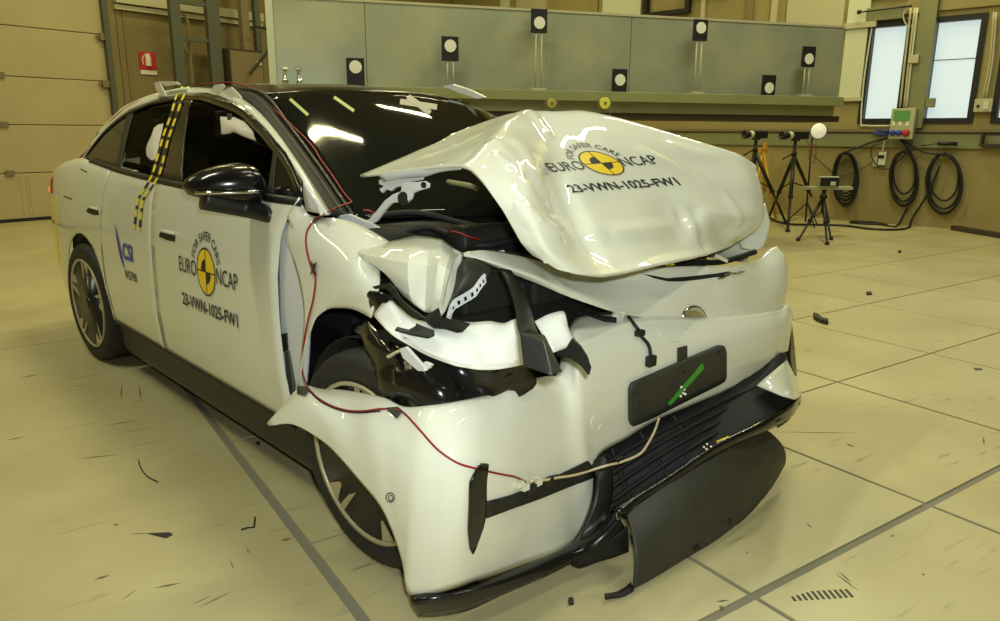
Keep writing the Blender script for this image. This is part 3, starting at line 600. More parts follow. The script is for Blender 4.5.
# ---- flanks
BELT = [(-.23, 1.172), (.46, 1.128), (.77, 1.115), (1.16, 1.102), (1.41, 1.096), (2.16, 1.097), (2.43, 1.098)]
belt = lambda u: float(np.interp(u, [b[0] for b in BELT], [b[1] for b in BELT]))
for side in (-1, 1):
    rt = side < 0
    zs_ = [.305, .42, .55, .70, .85, .98, 1.06, None]
    uf = [2.345, 2.350, 2.330, 2.314, 2.311, 2.320, 2.355, 2.388]
    fdr = flank('front_door', [[(u, z if z else belt(u)) for u in np.linspace(1.081, uf[i], 6)] for i, z in enumerate(zs_)], 'paint', side, key='door')
    ur = [.33, .325, .29, .285, .30, .335, .36, .385]
    rdr = flank('rear_door', [[(u, z if z else belt(u)) for u in np.linspace(ur[i], 1.076, 6)] for i, z in enumerate(zs_)], 'paint', side, key='rdoor')
    cu, cz, ra = -.085, .350, .405
    arc = [(cu+ra*math.cos(a), cz+ra*math.sin(a)) for a in np.radians([-8, 12, 28, 42, 56, 72, 88, 104, 120, 136, 152, 170, 186])]
    out = [(.322, .308), (.318, .42), (.283, .55), (.277, .70), (.292, .85), (.330, .99), (.375, belt(.38)), (0, 1.157), (-.25, 1.173), (-.62, 1.13), (-.98, 1.03), (-1.07, .62), (-1.0, .30)]
    arc[0] = (.318, .300); arc[1] = (.312, .41); arc[2] = (.275, .53)
    mid = [tuple((np.array(a)*.5+np.array(b)*.5)) for a, b in zip(arc, out)]
    flank('rear_quarter_panel', [arc, mid, out], 'paint', side, key='quarter', nr=6, tc=.5)
    # sill
    P = [[(u, side*v, z) for u in np.linspace(.29, 2.42, 8)] for v, z in ((.905, .315), (.885, .27), (.875, .20), (.86, .125), (.80, .105), (.70, .105))]
    o = cpatch('side_sill', P, 'trim', nr=2, nc=2, thick=0)
    flank('sill_strip', [[(u, .300) for u in np.linspace(.33, 2.36, 6)], [(u, .318) for u in np.linspace(.33, 2.36, 6)]], 'dark', side, off=.004, thick=.006)
    # door handles
    for par, u0, u1, z0 in ((fdr, 1.19, 1.37, .874), (rdr, .06+.33, .24+.33, .895)) if rt else ():
        pass
# recessed handle pockets on the right flank
for nm, pts in (('front', [(159.5, 236.5), (160.5, 232), (175.5, 236), (175, 241.5), (168, 240)]), ('rear', [(86.5, 211.5), (88.5, 208), (98.5, 211), (98.8, 215), (93, 214.5)])):
    p = [SQ(x, y, .003) for x, y in pts]; h = poly3('handle_recess', p, 'trim', car, d=(0, .006, 0))
    a, b = SQ(*pts[1], .008), SQ(*pts[2], .008)
    q = MB(); q.tube([a+np.array([0, -.004, .012]), b+np.array([0, .001, .012])], .007, 8); q.build('door_handle', 'paint', car, True)
# panel seam of the fuel flap and tail lines
for pts in ([(64, 196), (72, 199)], [(81, 169), (87, 172)]):
    MB().tube([SQ(*p, .002) for p in pts], .003, 5).build('panel_seam', 'dark', car)

# ---- greenhouse
TOP = [(-.228, 1.177), (-.091, 1.325), (.06, 1.405), (.193, 1.449), (.457, 1.497), (.788, 1.513), (1.05, 1.503), (1.248, 1.483), (1.597, 1.431), (1.894, 1.346), (2.178, 1.249), (2.36, 1.165), (2.44, 1.115)]
topz = lambda u: float(np.interp(u, [t[0] for t in TOP], [t[1] for t in TOP]))
def between(name, a, b, m, side=-1, off=-.006, n=6, inset=0.0, **k):     # a, b: (u at belt, u at top)
    lo = [(a[0]+(b[0]-a[0])*i/(n-1),) for i in range(n)]; hi = [a[1]+(b[1]-a[1])*i/(n-1) for i in range(n)]
    return flank(name, [[(u[0]*(1-s)+h*s, (belt(u[0])+.004+inset)*(1-s)+(topz(h)-inset)*s) for u, h in zip(lo, hi)] for s in (0, .33, .66, 1)], m, side, off, **k)
for side in (-1, 1):
    gl = 'clear' if side < 0 else 'glass'
    g = 'glint' if side < 0 else 'glass'
    between('quarter_window', (-.20, -.20), (.44, .15), 'glass', side, inset=.004, n=8)
    between('window_divider', (.43, .14), (.50, .22), 'trim', side, off=-.002)
    between('rear_door_window', (.50, .22), (.975, .76), g, side, inset=.02, thick=.004)
    between('b_pillar', (.97, .755), (1.38, .925), 'black', side, off=-.003, key='pillar')
    between('front_door_window', (1.38, .925), (2.17, 2.03), g, side, inset=.02, n=8, thick=.004)
    between('window_divider', (2.17, 2.03), (2.21, 2.07), 'trim', side, off=-.002)
    between('quarter_light', (2.21, 2.07), (2.41, 2.38), 'glass', side)
    us = list(np.linspace(-.2, 2.42, 22))
    flank('window_frame', [[(u, topz(u)-.030) for u in us], [(u, topz(u)+.002) for u in us]], 'black', side, off=.001, nr=1, nc=2)
    flank('belt_moulding', [[(u, belt(u)-.006) for u in us[1:]], [(u, belt(u)+.020) for u in us[1:]]], 'trim', side, off=.003, nr=1, nc=2)
# painted roof arch and front pillar, right side measured, left side mirrored
rail_o = [SQ(82, 158), SQ(96, 139), SQ(104, 130), SQ(118, 118), SQ(132, 108.5), SQ(160, 98.5), SQ(191, 93.5), SQ(219, 96.5), SQ(242, 106.5), SQ(264, 127), SQ(287, 155), SQ(303, 178), SQ(322, 213)]
rail_i = [Q(81, 157, v=-.81), Q(94, 138, v=-.73), Q(101, 128, v=-.70), Q(115, 114, v=-.66), Q(128, 104, v=-.62), Q(156, 93, v=-.575), Q(190, 87.5, v=-.545), Q(224, 91, v=-.575), Q(248.5, 103, v=-.64), Q(270.5, 124.5, v=-.70), Q(294, 156, v=-.765), Q(311.5, 182, v=-.805), Q(331, 213, v=-.835)]
mirr = lambda pts: [np.array([p[0], -p[1], p[2]]) for p in pts]
pil_e = [Q(232, 90, v=-.55), Q(262, 95, v=-.575), Q(290, 130, v=-.61), Q(318, 168, v=-.645), Q(340, 200, v=-.675), Q(353, 219, v=-.69)]
for fn in ((lambda x: x), mirr):
    cpatch('roof_arch', [fn(rail_o), fn(rail_i)], 'paint', nr=2, nc=4, thick=.01, key='arch' if fn is not mirr else None)
    cpatch('a_pillar', [fn(rail_i[-6:]), fn(pil_e)], 'void', nr=3, nc=4, thick=.01, key='apil' if fn is not mirr else None)
a_, b_ = curve(pil_e, 4), None
MB().tube([p+np.array([0, .004, .006]) for p in a_], .008, 6).build('windscreen_seal', 'trim', car, True)
mi = [a*.45+b*.55 for a, b in zip(rail_i[-6:], pil_e)]
MB().tube([p+np.array([0, -.002, .012]) for p in curve(mi, 4)], .002, 6).build('pillar_highlight', 'steel', car, True)  # thin grey tube in place of the highlight line along the black pillar
# roof
R_ = [(-.98, -.68, 1.03), (-.30, -.80, 1.168)]+[tuple(p) for p in rail_i[1:8]]+[tuple(pil_e[0]), (1.5, -.565, 1.492), (1.585, -.575, 1.483)]
C_ = [(-1.06, 0, 1.07), (-.62, 0, 1.27), (-.35, 0, 1.36), (-.2, 0, 1.42), (0, 0, 1.47), (.15, 0, 1.505), (.5, 0, 1.545), (.9, 0, 1.562), (1.2, 0, 1.562), (1.4, 0, 1.552), (1.58, 0, 1.53), (1.69, 0, 1.508)]
P = []
for r, c in zip(R_, C_):
    r, c = np.array(r), np.array(c); m_ = lambda t: np.array([r[0]+(c[0]-r[0])*(1-t*t), -abs(r[1])*t, c[2]+(r[2]-c[2])*abs(t)**2.4])
    P.append([m_(1), m_(.66), m_(.33), m_(0)]+[np.array([p[0], -p[1], p[2]]) for p in (m_(.33), m_(.66), m_(1))])
cpatch('roof', P, 'black', nr=2, nc=3, thick=.006, key='roof')
# tail: hatch face, lamps, rear bumper
P = [[(-1.06-.06*(1-(v/.72)**2), v*s, z) for v in (-.72, -.4, 0, .4, .72)] for z, s in ((1.05, .97), (.9, 1.03), (.62, 1.0), (.3, .98))]
cpatch('tailgate', P, 'paint', nr=3, nc=3, thick=.006)
P = [[SQ(62, 168, -.01), SQ(58, 176, -.01)], [SQ(59, 178, -.01), SQ(55.5, 184, -.01)]]
def tailp(u, z, s=-1, off=.006): return np.array([u, s*(halfw(u, z)+off), z])
for s in (-1, 1):
    cpatch('tail_lamp', [[tailp(u, z, s) for u in (-1.08, -1.0, -.86)] for z in (.93, .98, 1.035)], 'lampred', nr=2, nc=2, thick=.01)
    cpatch('tail_lamp', [[tailp(u, z, s, .008) for u in (-1.08, -1.03, -.97)] for z in (.93, .95, .965)], 'lampor', nr=2, nc=2, thick=.01)
# near-black boxes added to block light, linings and seats, so the cabin reads dark
q = MB(); q.box((-1.0, -.70, .18), (2.35, .70, .62)); q.box((-1.0, -.66, .6), (.2, .66, 1.05)); q.box((2.05, -.70, .5), (2.42, .70, 1.0)); q.build('cabin_light_block', 'void', car)
for side in (-1, 1):
    P = [[(u, side*(halfw(u, z)-.06), z) for u in np.linspace(-.6, 2.3, 8)] for z in (.25, .6, 1.06)]; cpatch('door_lining', P, 'void', nr=1, nc=2, thick=.02)
def seat(u, v):
    q = MB(); P0 = [(u-.05, v-.25, .55), (u+.45, v-.25, .55), (u+.45, v-.25, .68), (u+.05, v-.25, .70), (u-.18, v-.20, 1.22), (u-.30, v-.20, 1.22), (u-.12, v-.25, .62)]
    q.prism(P0, (0, .48, 0)); q.box((u-.30, v-.13, 1.24), (u-.20, v+.13, 1.40)); q.box((u-.27, v-.02, 1.2), (u-.24, v+.02, 1.26)); q.build('seat', 'dark', car, bevel=.03)
seat(1.15, -.38); seat(1.15, .38); seat(.25, -.38); seat(.25, .38)
q = MB(); q.lathe([(.17, -.015), (.19, 0), (.17, .015), (.16, 0), (.17, -.015)], (1.95, .38, 1.02), (-.9, 0, .4), 20); q.tube([(2.25, .38, .9), (1.95, .38, 1.02)], .03, 8); q.build('steering_wheel', 'dark', car, True)
def flat(name, pts, m, v, bulge=.05, t=.02, par=None):
    """soft cloth shape: outline in pixels at one depth, domed towards the outside"""
    P = [SQ(x, y, v) for x, y in pts]; c = sum(P)/len(P); n = len(P); V = []; 
    for k, s in enumerate((1, .8, .5, .2)):
        for p in P: V.append(c+(p-c)*s+np.array([0, -bulge*(1-s*s), 0]))
    V.append(c+np.array([0, -bulge, 0])); F = [(k*n+i, k*n+(i+1) % n, (k+1)*n+(i+1) % n, (k+1)*n+i) for k in range(3) for i in range(n)]+[(3*n+i, 3*n+(i+1) % n, 4*n) for i in range(n)]
    o = mk(name, V, F, m, par or car); solid(o, t, 0); return o
flat('curtain_airbag', [(167.5, 113), (159, 115), (152, 120), (148, 133), (142, 145), (139.5, 155), (140, 165), (148, 173.5), (156, 171), (158, 158), (160.5, 144), (165, 126)], 'bag', -.035, .03)
flat('curtain_airbag', [(209.5, 112), (218, 112.5), (230.6, 113), (247, 120), (261, 135.7), (272, 150), (253, 143), (240, 136), (229, 133), (219, 137), (210, 137)], 'bag', -.035, .03)
a_ = [SQ(227, 113, 0), SQ(231, 113.5, 0), SQ(231, 121, 0), SQ(227, 121, 0)]; poly3('airbag_tab', a_, 'dark', car, d=(0, .004, 0))

# ---- windscreen
wt = [Q(262, 94.5, v=-.575), Q(310, 90.5, v=-.4), Q(352, 90.5, v=-.2), Q(390, 92, v=0), Q(430, 95.5, v=.2), Q(470, 105, v=.42), Q(492, 114, v=.575)]
wb_ = [pil_e[-1], np.array([2.50, -.46, 1.035]), np.array([2.58, -.22, 1.03]), np.array([2.60, 0, 1.03]), np.array([2.58, .22, 1.03]), np.array([2.52, .46, 1.035]), np.array([2.42, .68, 1.04])]
le = [pil_e[1], pil_e[2], pil_e[3], pil_e[4], pil_e[5]]
P = []
for k, t in enumerate((0, .25, .5, .75, 1)):
    row = []
    for j in range(7):
        p = wt[j]*(1-t)+wb_[j]*t; p = p+np.array([.02, 0, .035])*math.sin(math.pi*t)*(1-abs(j-3)/3.2)
        if j == 0: p = np.array([np.interp(t, np.linspace(0, 1, 5), [q_[i] for q_ in le]) for i in range(3)])
        row.append(p)
    P.append(row)
cpatch('windscreen', P, 'glass', nr=5, nc=4, thick=.006, key='screen')
def strip(name, pts, w_, m, which, off=.004, n=8, par=None, end=None):          # ribbon of tape lying on a surface; width in pixels
    pts = [np.array(p, float) for p in pts]; C2 = dens(np.array(pts), n) if len(pts) > 2 else np.array([pts[0]+(pts[1]-pts[0])*i/n for i in range(n+1)])
    V = []
    for i, p in enumerate(C2):
        d = C2[min(i+1, len(C2)-1)]-C2[max(i-1, 0)]; d /= np.linalg.norm(d)+1e-9; s = np.array([-d[1], d[0]])*w_/2
        V += [onto(*(p+s), off, which), onto(*(p-s), off, which)]
    F = [(2*i, 2*i+1, 2*i+3, 2*i+2) for i in range(len(C2)-1)]
    o = mk(name, V, F, m, par or car, False); solid(o, .001, 0); return o
strip('tape_cross', [(400, 101.5), (437, 107)], 5.5, 'tapew', ('screen', 'roof'), .004); strip('tape_cross', [(408, 96.5), (430, 113)], 5.5, 'tapew', ('screen', 'roof'), .005)
strip('screen_tape', [(290, 99), (308, 115)], 3, 'lime', ('screen',)); strip('screen_tape', [(334, 97), (354, 111)], 3, 'lime', ('screen',))
for n_, pts in (('marker_tape', [(189.5, 86.5), (183, 99), (176, 119), (168.5, 141), (161, 172), (153.5, 186), (143.7, 200), (140, 231)]), ('marker_tape', [(183, 86.5), (177, 96.4), (171.5, 116), (164, 136), (154, 172), (147, 186), (138.5, 200), (135, 228)])):
    P2 = dens(np.array(pts, float), 10, .5); L_ = np.r_[0, np.cumsum(np.linalg.norm(np.diff(P2, axis=0), axis=1))]; N = 40
    V, F, fm = [], [], []
    for i in range(N+1):
        s = L_[-1]*i/N; p = np.array([np.interp(s, L_, P2[:, 0]), np.interp(s, L_, P2[:, 1])])
        for dx in (-1.05, 1.05):
            q_ = SQ(p[0]+dx*(.9 if p[1] > 100 else .8), p[1]+dx*.12, .004); V.append(q_)
        if i < N: F.append((2*i, 2*i+1, 2*i+3, 2*i+2)); fm.append(0 if (i*7 % 10) < 6 else 1)
    o = mk(n_, V, F, None, car, False, mats=['tapey', 'ink'], fm=fm); solid(o, .001, 0)

# ---- flank stickers (flat print on thin film)
def text_geo(s, size, bold=0, sx=1., align='CENTER'):
    cu = bpy.data.curves.new('t', 'FONT'); cu.body = s; cu.size = size; cu.align_x = align; cu.offset = bold; cu.resolution_u = 3
    ob = bpy.data.objects.new('t', cu); COL.objects.link(ob); bpy.context.view_layer.update(); dg = bpy.context.evaluated_depsgraph_get()
    me = bpy.data.meshes.new_from_object(ob.evaluated_get(dg)); bm = bmesh.new(); bm.from_mesh(me)
    bmesh.ops.triangulate(bm, faces=bm.faces); bm.verts.ensure_lookup_table()
    V = [(v.co.x*sx, v.co.y) for v in bm.verts]; F = [tuple(v.index for v in f.verts) for f in bm.faces]
    bm.free(); bpy.data.meshes.remove(me); bpy.data.objects.remove(ob); bpy.data.curves.remove(cu); return V, F
def sticker(place, par=None):
    """round target with its writing; unit = radius of the disc; place(a, b) -> point on the panel"""
    n = 40
    def ring(r0, r1, a0, a1, k, m, name, lift):
        V = []; F = []
        for i in range(k+1):
            a = a0+(a1-a0)*i/k
            for r in (r0, (r0+r1)/2, r1): V.append(place(r*math.cos(a), r*math.sin(a), lift))
        for i in range(k):
            for j in range(2): F.append((3*i+j, 3*i+j+1, 3*i+j+4, 3*i+j+3))
        mk(name, V, F, m, par or car, False)
    T = 2*math.pi
    ring(.0, .97, 0, T, n, 'yellow', 'yellow_disc', .0030)
    ring(.93, 1.0, 0, T, n, 'ink', 'disc_outline', .0036)
    ring(0, .52, T/4, T/2, 10, 'ink', 'disc_sector', .0036); ring(0, .52, 3*T/4, T, 10, 'ink', 'disc_sector', .0036)
    for a in (0, T/4): 
        V = []; 
        for i in range(7):
            s = -1+2*i/6
            for w2_ in (-.025, .025): V.append(place(s*math.cos(a)-w2_*math.sin(a), s*math.sin(a)+w2_*math.cos(a), .0038))
        mk('disc_cross', V, [(2*i, 2*i+1, 2*i+3, 2*i+2) for i in range(6)], 'ink', par or car, False)
    def txt(s, size, ox, oy, sx=1, bold=0, fn=None, name='lettering'):
        V, F = text_geo(s, size, bold, sx)
        mk(name, [place(*(fn(x, y) if fn else (ox+x, oy+y)), .0034) for x, y in V], F, 'ink', par or car, False)
    txt('EURO', .94, -2.14, -.33, .86, .004); txt('NCAP', .94, 2.14, -.33, .86, .004)
    txt('23-VWN-1025-FW1', .74, .05, -1.80, 1.0, .018)
    R0 = 1.30
    txt('FOR SAFER CARS', .50, 0, 0, 1.0, .006, fn=lambda x, y: ((R0+y)*math.sin(x*.86/R0), (R0+y)*math.cos(x*.86/R0)))
def side_place(u0, z0, s, sx=.86, tilt=0.0):
    def f_(a, b, lift): u = u0+a*s*sx; z = z0+b*s+tilt*a*s; return np.array([u, -halfw(u, z)-lift, z])
    return f_
sticker(side_place(1.71, .780, .098, .93))
sp = side_place(.60, .74, .1, 1.0)
V, F = text_geo('CSI', 1.12, .035, 1.0); mk('blue_lettering', [sp(x+1.40, y-.35, .0032) for x, y in V], F, 'blue', car, False)
pts = [(-.55, 1.35), (-.42, .6), (-.1, -.2), (.45, -.75), (.25, -.1), (.02, .4), (-.25, .9)]; mk('blue_swoosh', [sp(x*1.05+.25, y*1.1-.15, .0032) for x, y in pts], [(0, 1, 6), (1, 5, 6), (1, 2, 5), (2, 4, 5), (2, 3, 4)], 'blue', car, False)
V, F = text_geo('W5790', .62, .012, .95); mk('lettering', [sp(x+1.55, y-1.35, .0032) for x, y in V], F, 'ink', car, False)

# ---- door mirror
mr = bpy.data.objects.new('door_mirror', None)
def ellipsoid(name, c, ax, m, parent, cut=None, n=20, k=12, pw=.8):
    V = []; F = []
    sg_ = lambda x, p: math.copysign(abs(x)**p, x)
    for i in range(k+1):
        t = -math.pi/2+math.pi*i/k
        for j in range(n):
            a = 2*math.pi*j/n; l = np.array([sg_(math.cos(t), pw)*sg_(math.cos(a), pw), sg_(math.cos(t), pw)*sg_(math.sin(a), pw), sg_(math.sin(t), pw)])
            p = np.array(c)+ax[0]*l[0]+ax[1]*l[1]+ax[2]*l[2]
            V.append(p)
    F = [(i*n+j, i*n+(j+1) % n, (i+1)*n+(j+1) % n, (i+1)*n+j) for i in range(k) for j in range(n)]
    return mk(name, V, F, m, parent)
# housing lofted along v from the outer end to the door, section = upper and lower profile
def mirror(side):
    sec = [(-1.118, 1.142, 1.150, .02), (-1.105, 1.118, 1.172, .055), (-1.06, 1.100, 1.198, .080), (-1.00, 1.088, 1.216, .092), (-.94, 1.080, 1.224, .095), (-.90, 1.076, 1.216, .085), (-.875, 1.085, 1.185, .06), (-.865, 1.11, 1.145, .03)]
    V = []; n = 16
    for v, zb, zt2, du in sec:
        for j in range(n):
            a = 2*math.pi*j/n; zc_ = (zb+zt2)/2
            V.append((2.09+du*math.cos(a)*(1 if math.cos(a) > 0 else .5)+(v+1)*.25, v*-side, zc_+(zt2-zb)/2*math.copysign(abs(math.sin(a))**.8, math.sin(a))))
    F = [(i*n+j, i*n+(j+1) % n, (i+1)*n+(j+1) % n, (i+1)*n+j) for i in range(len(sec)-1) for j in range(n)]+[tuple(range(n)), tuple(range((len(sec)-1)*n, len(sec)*n))]
    h_ = mk('mirror_housing', V, F, 'black', car)
    q = MB(); q.tube([(2.10+(v+1)*.25+du*.96, v*-side, 1.128) for v, a, b, du in sec[1:6]], .006, 6); q.build('mirror_trim', 'chrome', h_, True)
    V2 = [(x, y, z) for x, y, z in V]
    q = MB(); q.tube(curve([(2.10, 1.07*side, 1.108), (2.11, 1.0*side, 1.088), (2.12, .93*side, 1.068), (2.16, .90*side, 1.056), (2.23, .875*side, 1.040)], 5), .042, 10, r2=.030); q.build('mirror_arm', 'trim', h_, True)
mirror(1); mirror(-1)

# ---- wheels
def wheel(cu, cv, steer, camber, side=-1, rimr=.262):
    c = np.array([cu, cv*-side if side > 0 else cv, .345]); ax = np.array([math.cos(steer), math.sin(steer), 0]); up = np.array([0, math.sin(camber), math.cos(camber)]); out_ = np.cross(ax, up) if side < 0 else -np.cross(ax, up)
    if (out_[1] > 0) != (side > 0): out_ = -out_
    e_ = MB(); prof = [(rimr, -.01), (rimr+.02, .002), (.31, .004), (.335, -.008), (.347, -.03), (.350, -.06), (.350, -.17), (.347, -.20), (.335, -.225), (.30, -.235), (rimr, -.22)]
    w_ = e_.lathe(prof+[prof[0]], c, out_, 48).build('wheel', 'tyre', car, True)
    q = MB(); q.lathe([(rimr-.004, -.005), (rimr-.014, -.012), (rimr-.02, -.06), (rimr-.03, -.20), (0.0, -.20)], c, out_, 40); q.build('rim_barrel', 'rimdark', w_, True)
    q = MB(); q.lathe([(rimr, -.006), (rimr, .003), (rimr-.012, .003), (rimr-.014, -.010), (rimr, -.010)], c, out_, 48); q.build('rim_ring', 'rimgold', w_, True)
    q = MB(); q.lathe([(.0, .004), (.03, .004), (.036, -.004), (.036, -.03), (.075, -.035), (.08, -.10), (0, -.10)], c, out_, 24); q.build('hub', 'rimdark', w_, True)
    f_ = lambda r, a, h: c+out_*h+r*(math.cos(a)*ax+math.sin(a)*up)
    for k in range(5):
        a0 = math.radians(72*k+14)
        q = MB(); q.prism([f_(.05, a0-.55, -.012), f_(.15, a0-.26, -.010), (f_(rimr-.01, a0-.30, -.004)), f_(rimr-.01, a0+.30, -.004), f_(.15, a0+.26, -.010), f_(.05, a0+.55, -.012)], out_*-.035)
        sp_ = q.build('spoke', 'rimdark', w_, bevel=.003)
        q = MB(); q.prism([f_(.06, a0+.20, -.008), f_(.15, a0+.10, -.006), f_(rimr-.012, a0+.04, 0), f_(rimr-.012, a0+.13, 0), f_(.15, a0+.21, -.006), f_(.065, a0+.48, -.008)], out_*-.006); q.build('spoke_face', 'rimgold', sp_)
        q = MB(); q.prism([f_(.17, a0-.20, -.006), f_(rimr-.014, a0-.29, 0), f_(rimr-.014, a0-.03, 0)], out_*-.006); q.build('spoke_face', 'rimgold', sp_)
    q = MB(); q.lathe([(.06, -.12), (.155, -.12), (.155, -.14), (.06, -.14)], c, out_, 28); q.build('brake_disc', 'steel', w_, True)
    q = MB(); q.prism([f_(.09, 2.2, -.115), f_(.17, 2.0, -.115), f_(.17, 2.9, -.115), f_(.09, 3.0, -.115)], out_*-.04); q.build('brake_caliper', 'dark', w_)
    return w_
wheel(-.077, -.942, .049, -.014); wheel(2.843, -.944, .065, -.045)
wheel(-.05, -.93, -.02, 0, 1); wheel(2.74, -.93, -.03, 0, 1)
def liner(cu, r, a0, a1, side=-1, cz=.345, m='void'):
    P = [[(cu+r*math.cos(a), side*v, cz+r*math.sin(a)) for a in np.radians(np.linspace(a0, a1, 14))] for v in (.905, .60)]
    cpatch('wheel_liner', P, m, nr=1, nc=1, thick=.004)
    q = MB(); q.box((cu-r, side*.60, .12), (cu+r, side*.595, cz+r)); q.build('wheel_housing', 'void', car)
for s in (-1, 1): liner(-.085, .41, -10, 190, s)
liner(2.82, .385, 15, 160, -1); liner(2.72, .37, -10, 185, 1)

# ---- right front fender, pushed back and buckled
fp = [
 [(299, 199, -.868), (286, 235, -.905), (292.5, 258, -.916), (300, 285, -.926), (304, 320, -.930), (298, 386, -.930)],
 [(307, 213, -.865), (300, 238, -.908), (304, 259, -.920), (309, 285, -.930), (310, 318, -.932), (300.5, 372, -.932)],
 [(318, 217, -.860), (313, 241, -.908), (316, 262, -.924), (319, 284, -.934), (317, 308, -.935), (304.5, 350, -.933)],
 [(333, 218, -.845), (328, 242, -.900), (330, 262, -.926), (331, 282, -.940), (327, 302, -.938), (312, 324, -.932)],
 [(349, 221, -.830), (344, 244, -.890), (345, 262, -.922), (345, 280, -.942), (341, 296, -.942), (327, 310, -.930)],
 [(368, 229, -.815), (361, 247, -.875), (358, 263, -.912), (356, 279, -.938), (352, 294, -.942), (341, 308, -.930)],
 [(387, 240, -.800), (374, 251, -.855), (368, 264, -.890), (366, 278, -.925), (363, 293, -.938), (355, 310, -.930)],
 [(394, 247, -.790), (384, 257, -.835), (380, 268, -.865), (380, 280, -.90), (377, 296, -.925), (371, 318, -.930)]]
P = [[Q(x, y, v=v) for x, y, v in r] for r in fp]
cpatch('front_fender', P, 'paint', nr=4, nc=4, tr=.9, tc=.8, key='fender')
P = [[Q(*a[:2], v=a[2]) for a in r] for r in [[(299, 197, -.875), (304, 207, -.86), (308, 214, -.855)], [(292, 208, -.885), (298, 214, -.882), (303, 220, -.875)], [(287, 216, -.898), (290, 224, -.898), (294, 232, -.90)]]]
cpatch('fender_corner', P, 'paint', nr=3, nc=3, tr=.5)
# pale inner structure seen in the open gap behind the fender, and the door hinges
P = [[Q(x, y, v=v) for x, y, v in r] for r in [[(281, 222, -.885), (288, 222, -.88), (300, 224, -.87)], [(277.5, 262, -.90), (288, 262, -.895), (303, 262, -.885)], [(277.5, 300, -.91), (290, 300, -.905), (308, 300, -.90)], [(280, 345, -.91), (291, 345, -.905), (308, 345, -.90)], [(288, 400, -.905), (296, 400, -.90), (304, 400, -.895)]]]
cpatch('hinge_pillar', P, 'paint_in', nr=3, nc=3, thick=.01)
poly3('door_hinge', [Q(x, y, v=-.912) for x, y in ((281, 334), (286, 333), (287, 351), (283, 352))], 'dark', car, .02)
poly3('seal_strip', [Q(x, y, v=-.912) for x, y in ((284.5, 352), (288, 351), (293, 385), (291, 404), (288.5, 396))], 'steel', car, .012)
P = [[Q(x, y, v=-.875) for x, y in r] for r in [[(303, 182), (309, 192)], [(303.5, 195), (318, 204)], [(306, 211), (328, 215)]]]
cpatch('pillar_base_plate', P, 'paint_in', nr=3, nc=3, thick=.006)
# folded front end of the fender
FT = lambda rows: [[Q(x, y, v=v) for x, y, v in r] for r in rows]
cpatch('fender_fold', FT([
 [(384, 242, -.80), (400, 239, -.79), (415, 235.5, -.77), (430, 237, -.77), (442, 239.5, -.77), (453, 247, -.75), (461, 253, -.74)],
 [(362, 248, -.87), (388, 248, -.87), (412, 249, -.86), (428, 250, -.84), (442, 251, -.83), (450, 256, -.82), (455, 259, -.80)],
 [(357, 253, -.90), (384, 259, -.91), (408, 263, -.91), (427, 265, -.87), (438, 264, -.88), (446, 268, -.87), (451, 271, -.85)],
 [(362, 258, -.90), (388, 270, -.91), (408, 280, -.91), (426, 284, -.86), (436, 281, -.89), (443, 284, -.88), (447, 286, -.86)],
 [(382, 270, -.89), (394, 284, -.90), (410, 296, -.90), (425, 301, -.86), (433, 299, -.89), (440, 300, -.89), (444, 301, -.87)],
 [(390, 280, -.87), (402, 295, -.88), (414, 305, -.88), (425, 312, -.87), (430, 313, -.88), (436, 317, -.88), (439.5, 319, -.88)]]),
 'paint', nr=4, nc=4, tr=.25, tc=.2, key='fold', sharp=14)
# curled inner flange with its row of square tabs
cpatch('fender_flange', FT([
 [(450, 247, -.76), (456, 250, -.76), (463, 253, -.74)], [(449, 258, -.80), (455, 262, -.78), (461, 268, -.76)], [(445, 275, -.84), (450, 280, -.82), (457, 287, -.79)],
 [(441, 295, -.86), (445, 298, -.84), (450, 302, -.82)], [(438.5, 320, -.88), (441, 317, -.87), (445, 312, -.85)]]), 'paint', nr=4, nc=3, thick=.005, key='flange')
cpatch('headlamp_lens', FT([
 [(462, 258, -.74), (470, 256.5, -.72), (481, 260, -.69), (491, 267, -.66)], [(455, 270, -.78), (466, 268, -.77), (478, 270, -.74), (489, 274, -.69)],
 [(450, 286, -.80), (459, 286, -.80), (470, 284, -.77), (481, 281, -.73)], [(448, 304, -.82), (454, 299, -.81), (463, 293, -.78), (473, 288, -.75)]]), 'tray', nr=4, nc=4, thick=.006)
tl = curve([Q(448, 318, v=-.85), Q(453, 303, v=-.83), Q(463, 296, v=-.80), Q(474, 289, v=-.77), Q(480, 281, v=-.75), Q(485, 275, v=-.73)], 5)
MB().tube(tl, .006, 6).build('tab_strip', 'paint_in', car, True)
for k in range(8):
    i = 2+k*3; p = tl[min(i, len(tl)-1)]; d = tl[min(i+1, len(tl)-1)]-tl[i-1]; d /= np.linalg.norm(d); s_ = np.array([.6, -.3, -.74])
    q = MB(); w0, w1 = .011, .02
    for a0, a1, b0, b1 in ((-w0, w0, .018, .024), (-w0, -w0+.006, 0, .02), (w0-.006, w0, 0, .02)):
        q.prism([p+d*a0+s_*b0, p+d*a1+s_*b0, p+d*a1+s_*b1, p+d*a0+s_*b1], (.004, -.006, 0))
    q.build('flange_tab', 'paint_in', car)
# crumpled left fender end seen past the hood
cpatch('left_fender_fold', FT([
 [(738, 232, .80), (752, 222, .82), (765, 203, .84)], [(739, 240, .82), (757, 236, .86), (770, 222, .88)], [(742, 248, .80), (758, 250, .84), (765, 246, .88)]]), 'paint', nr=4, nc=4, tr=.5, thick=.005)
flank('front_fender', [[(u, z) for u in np.linspace(2.40, 3.05, 5)] for z in (.78, .90, .98, 1.06)], 'paint', 1)

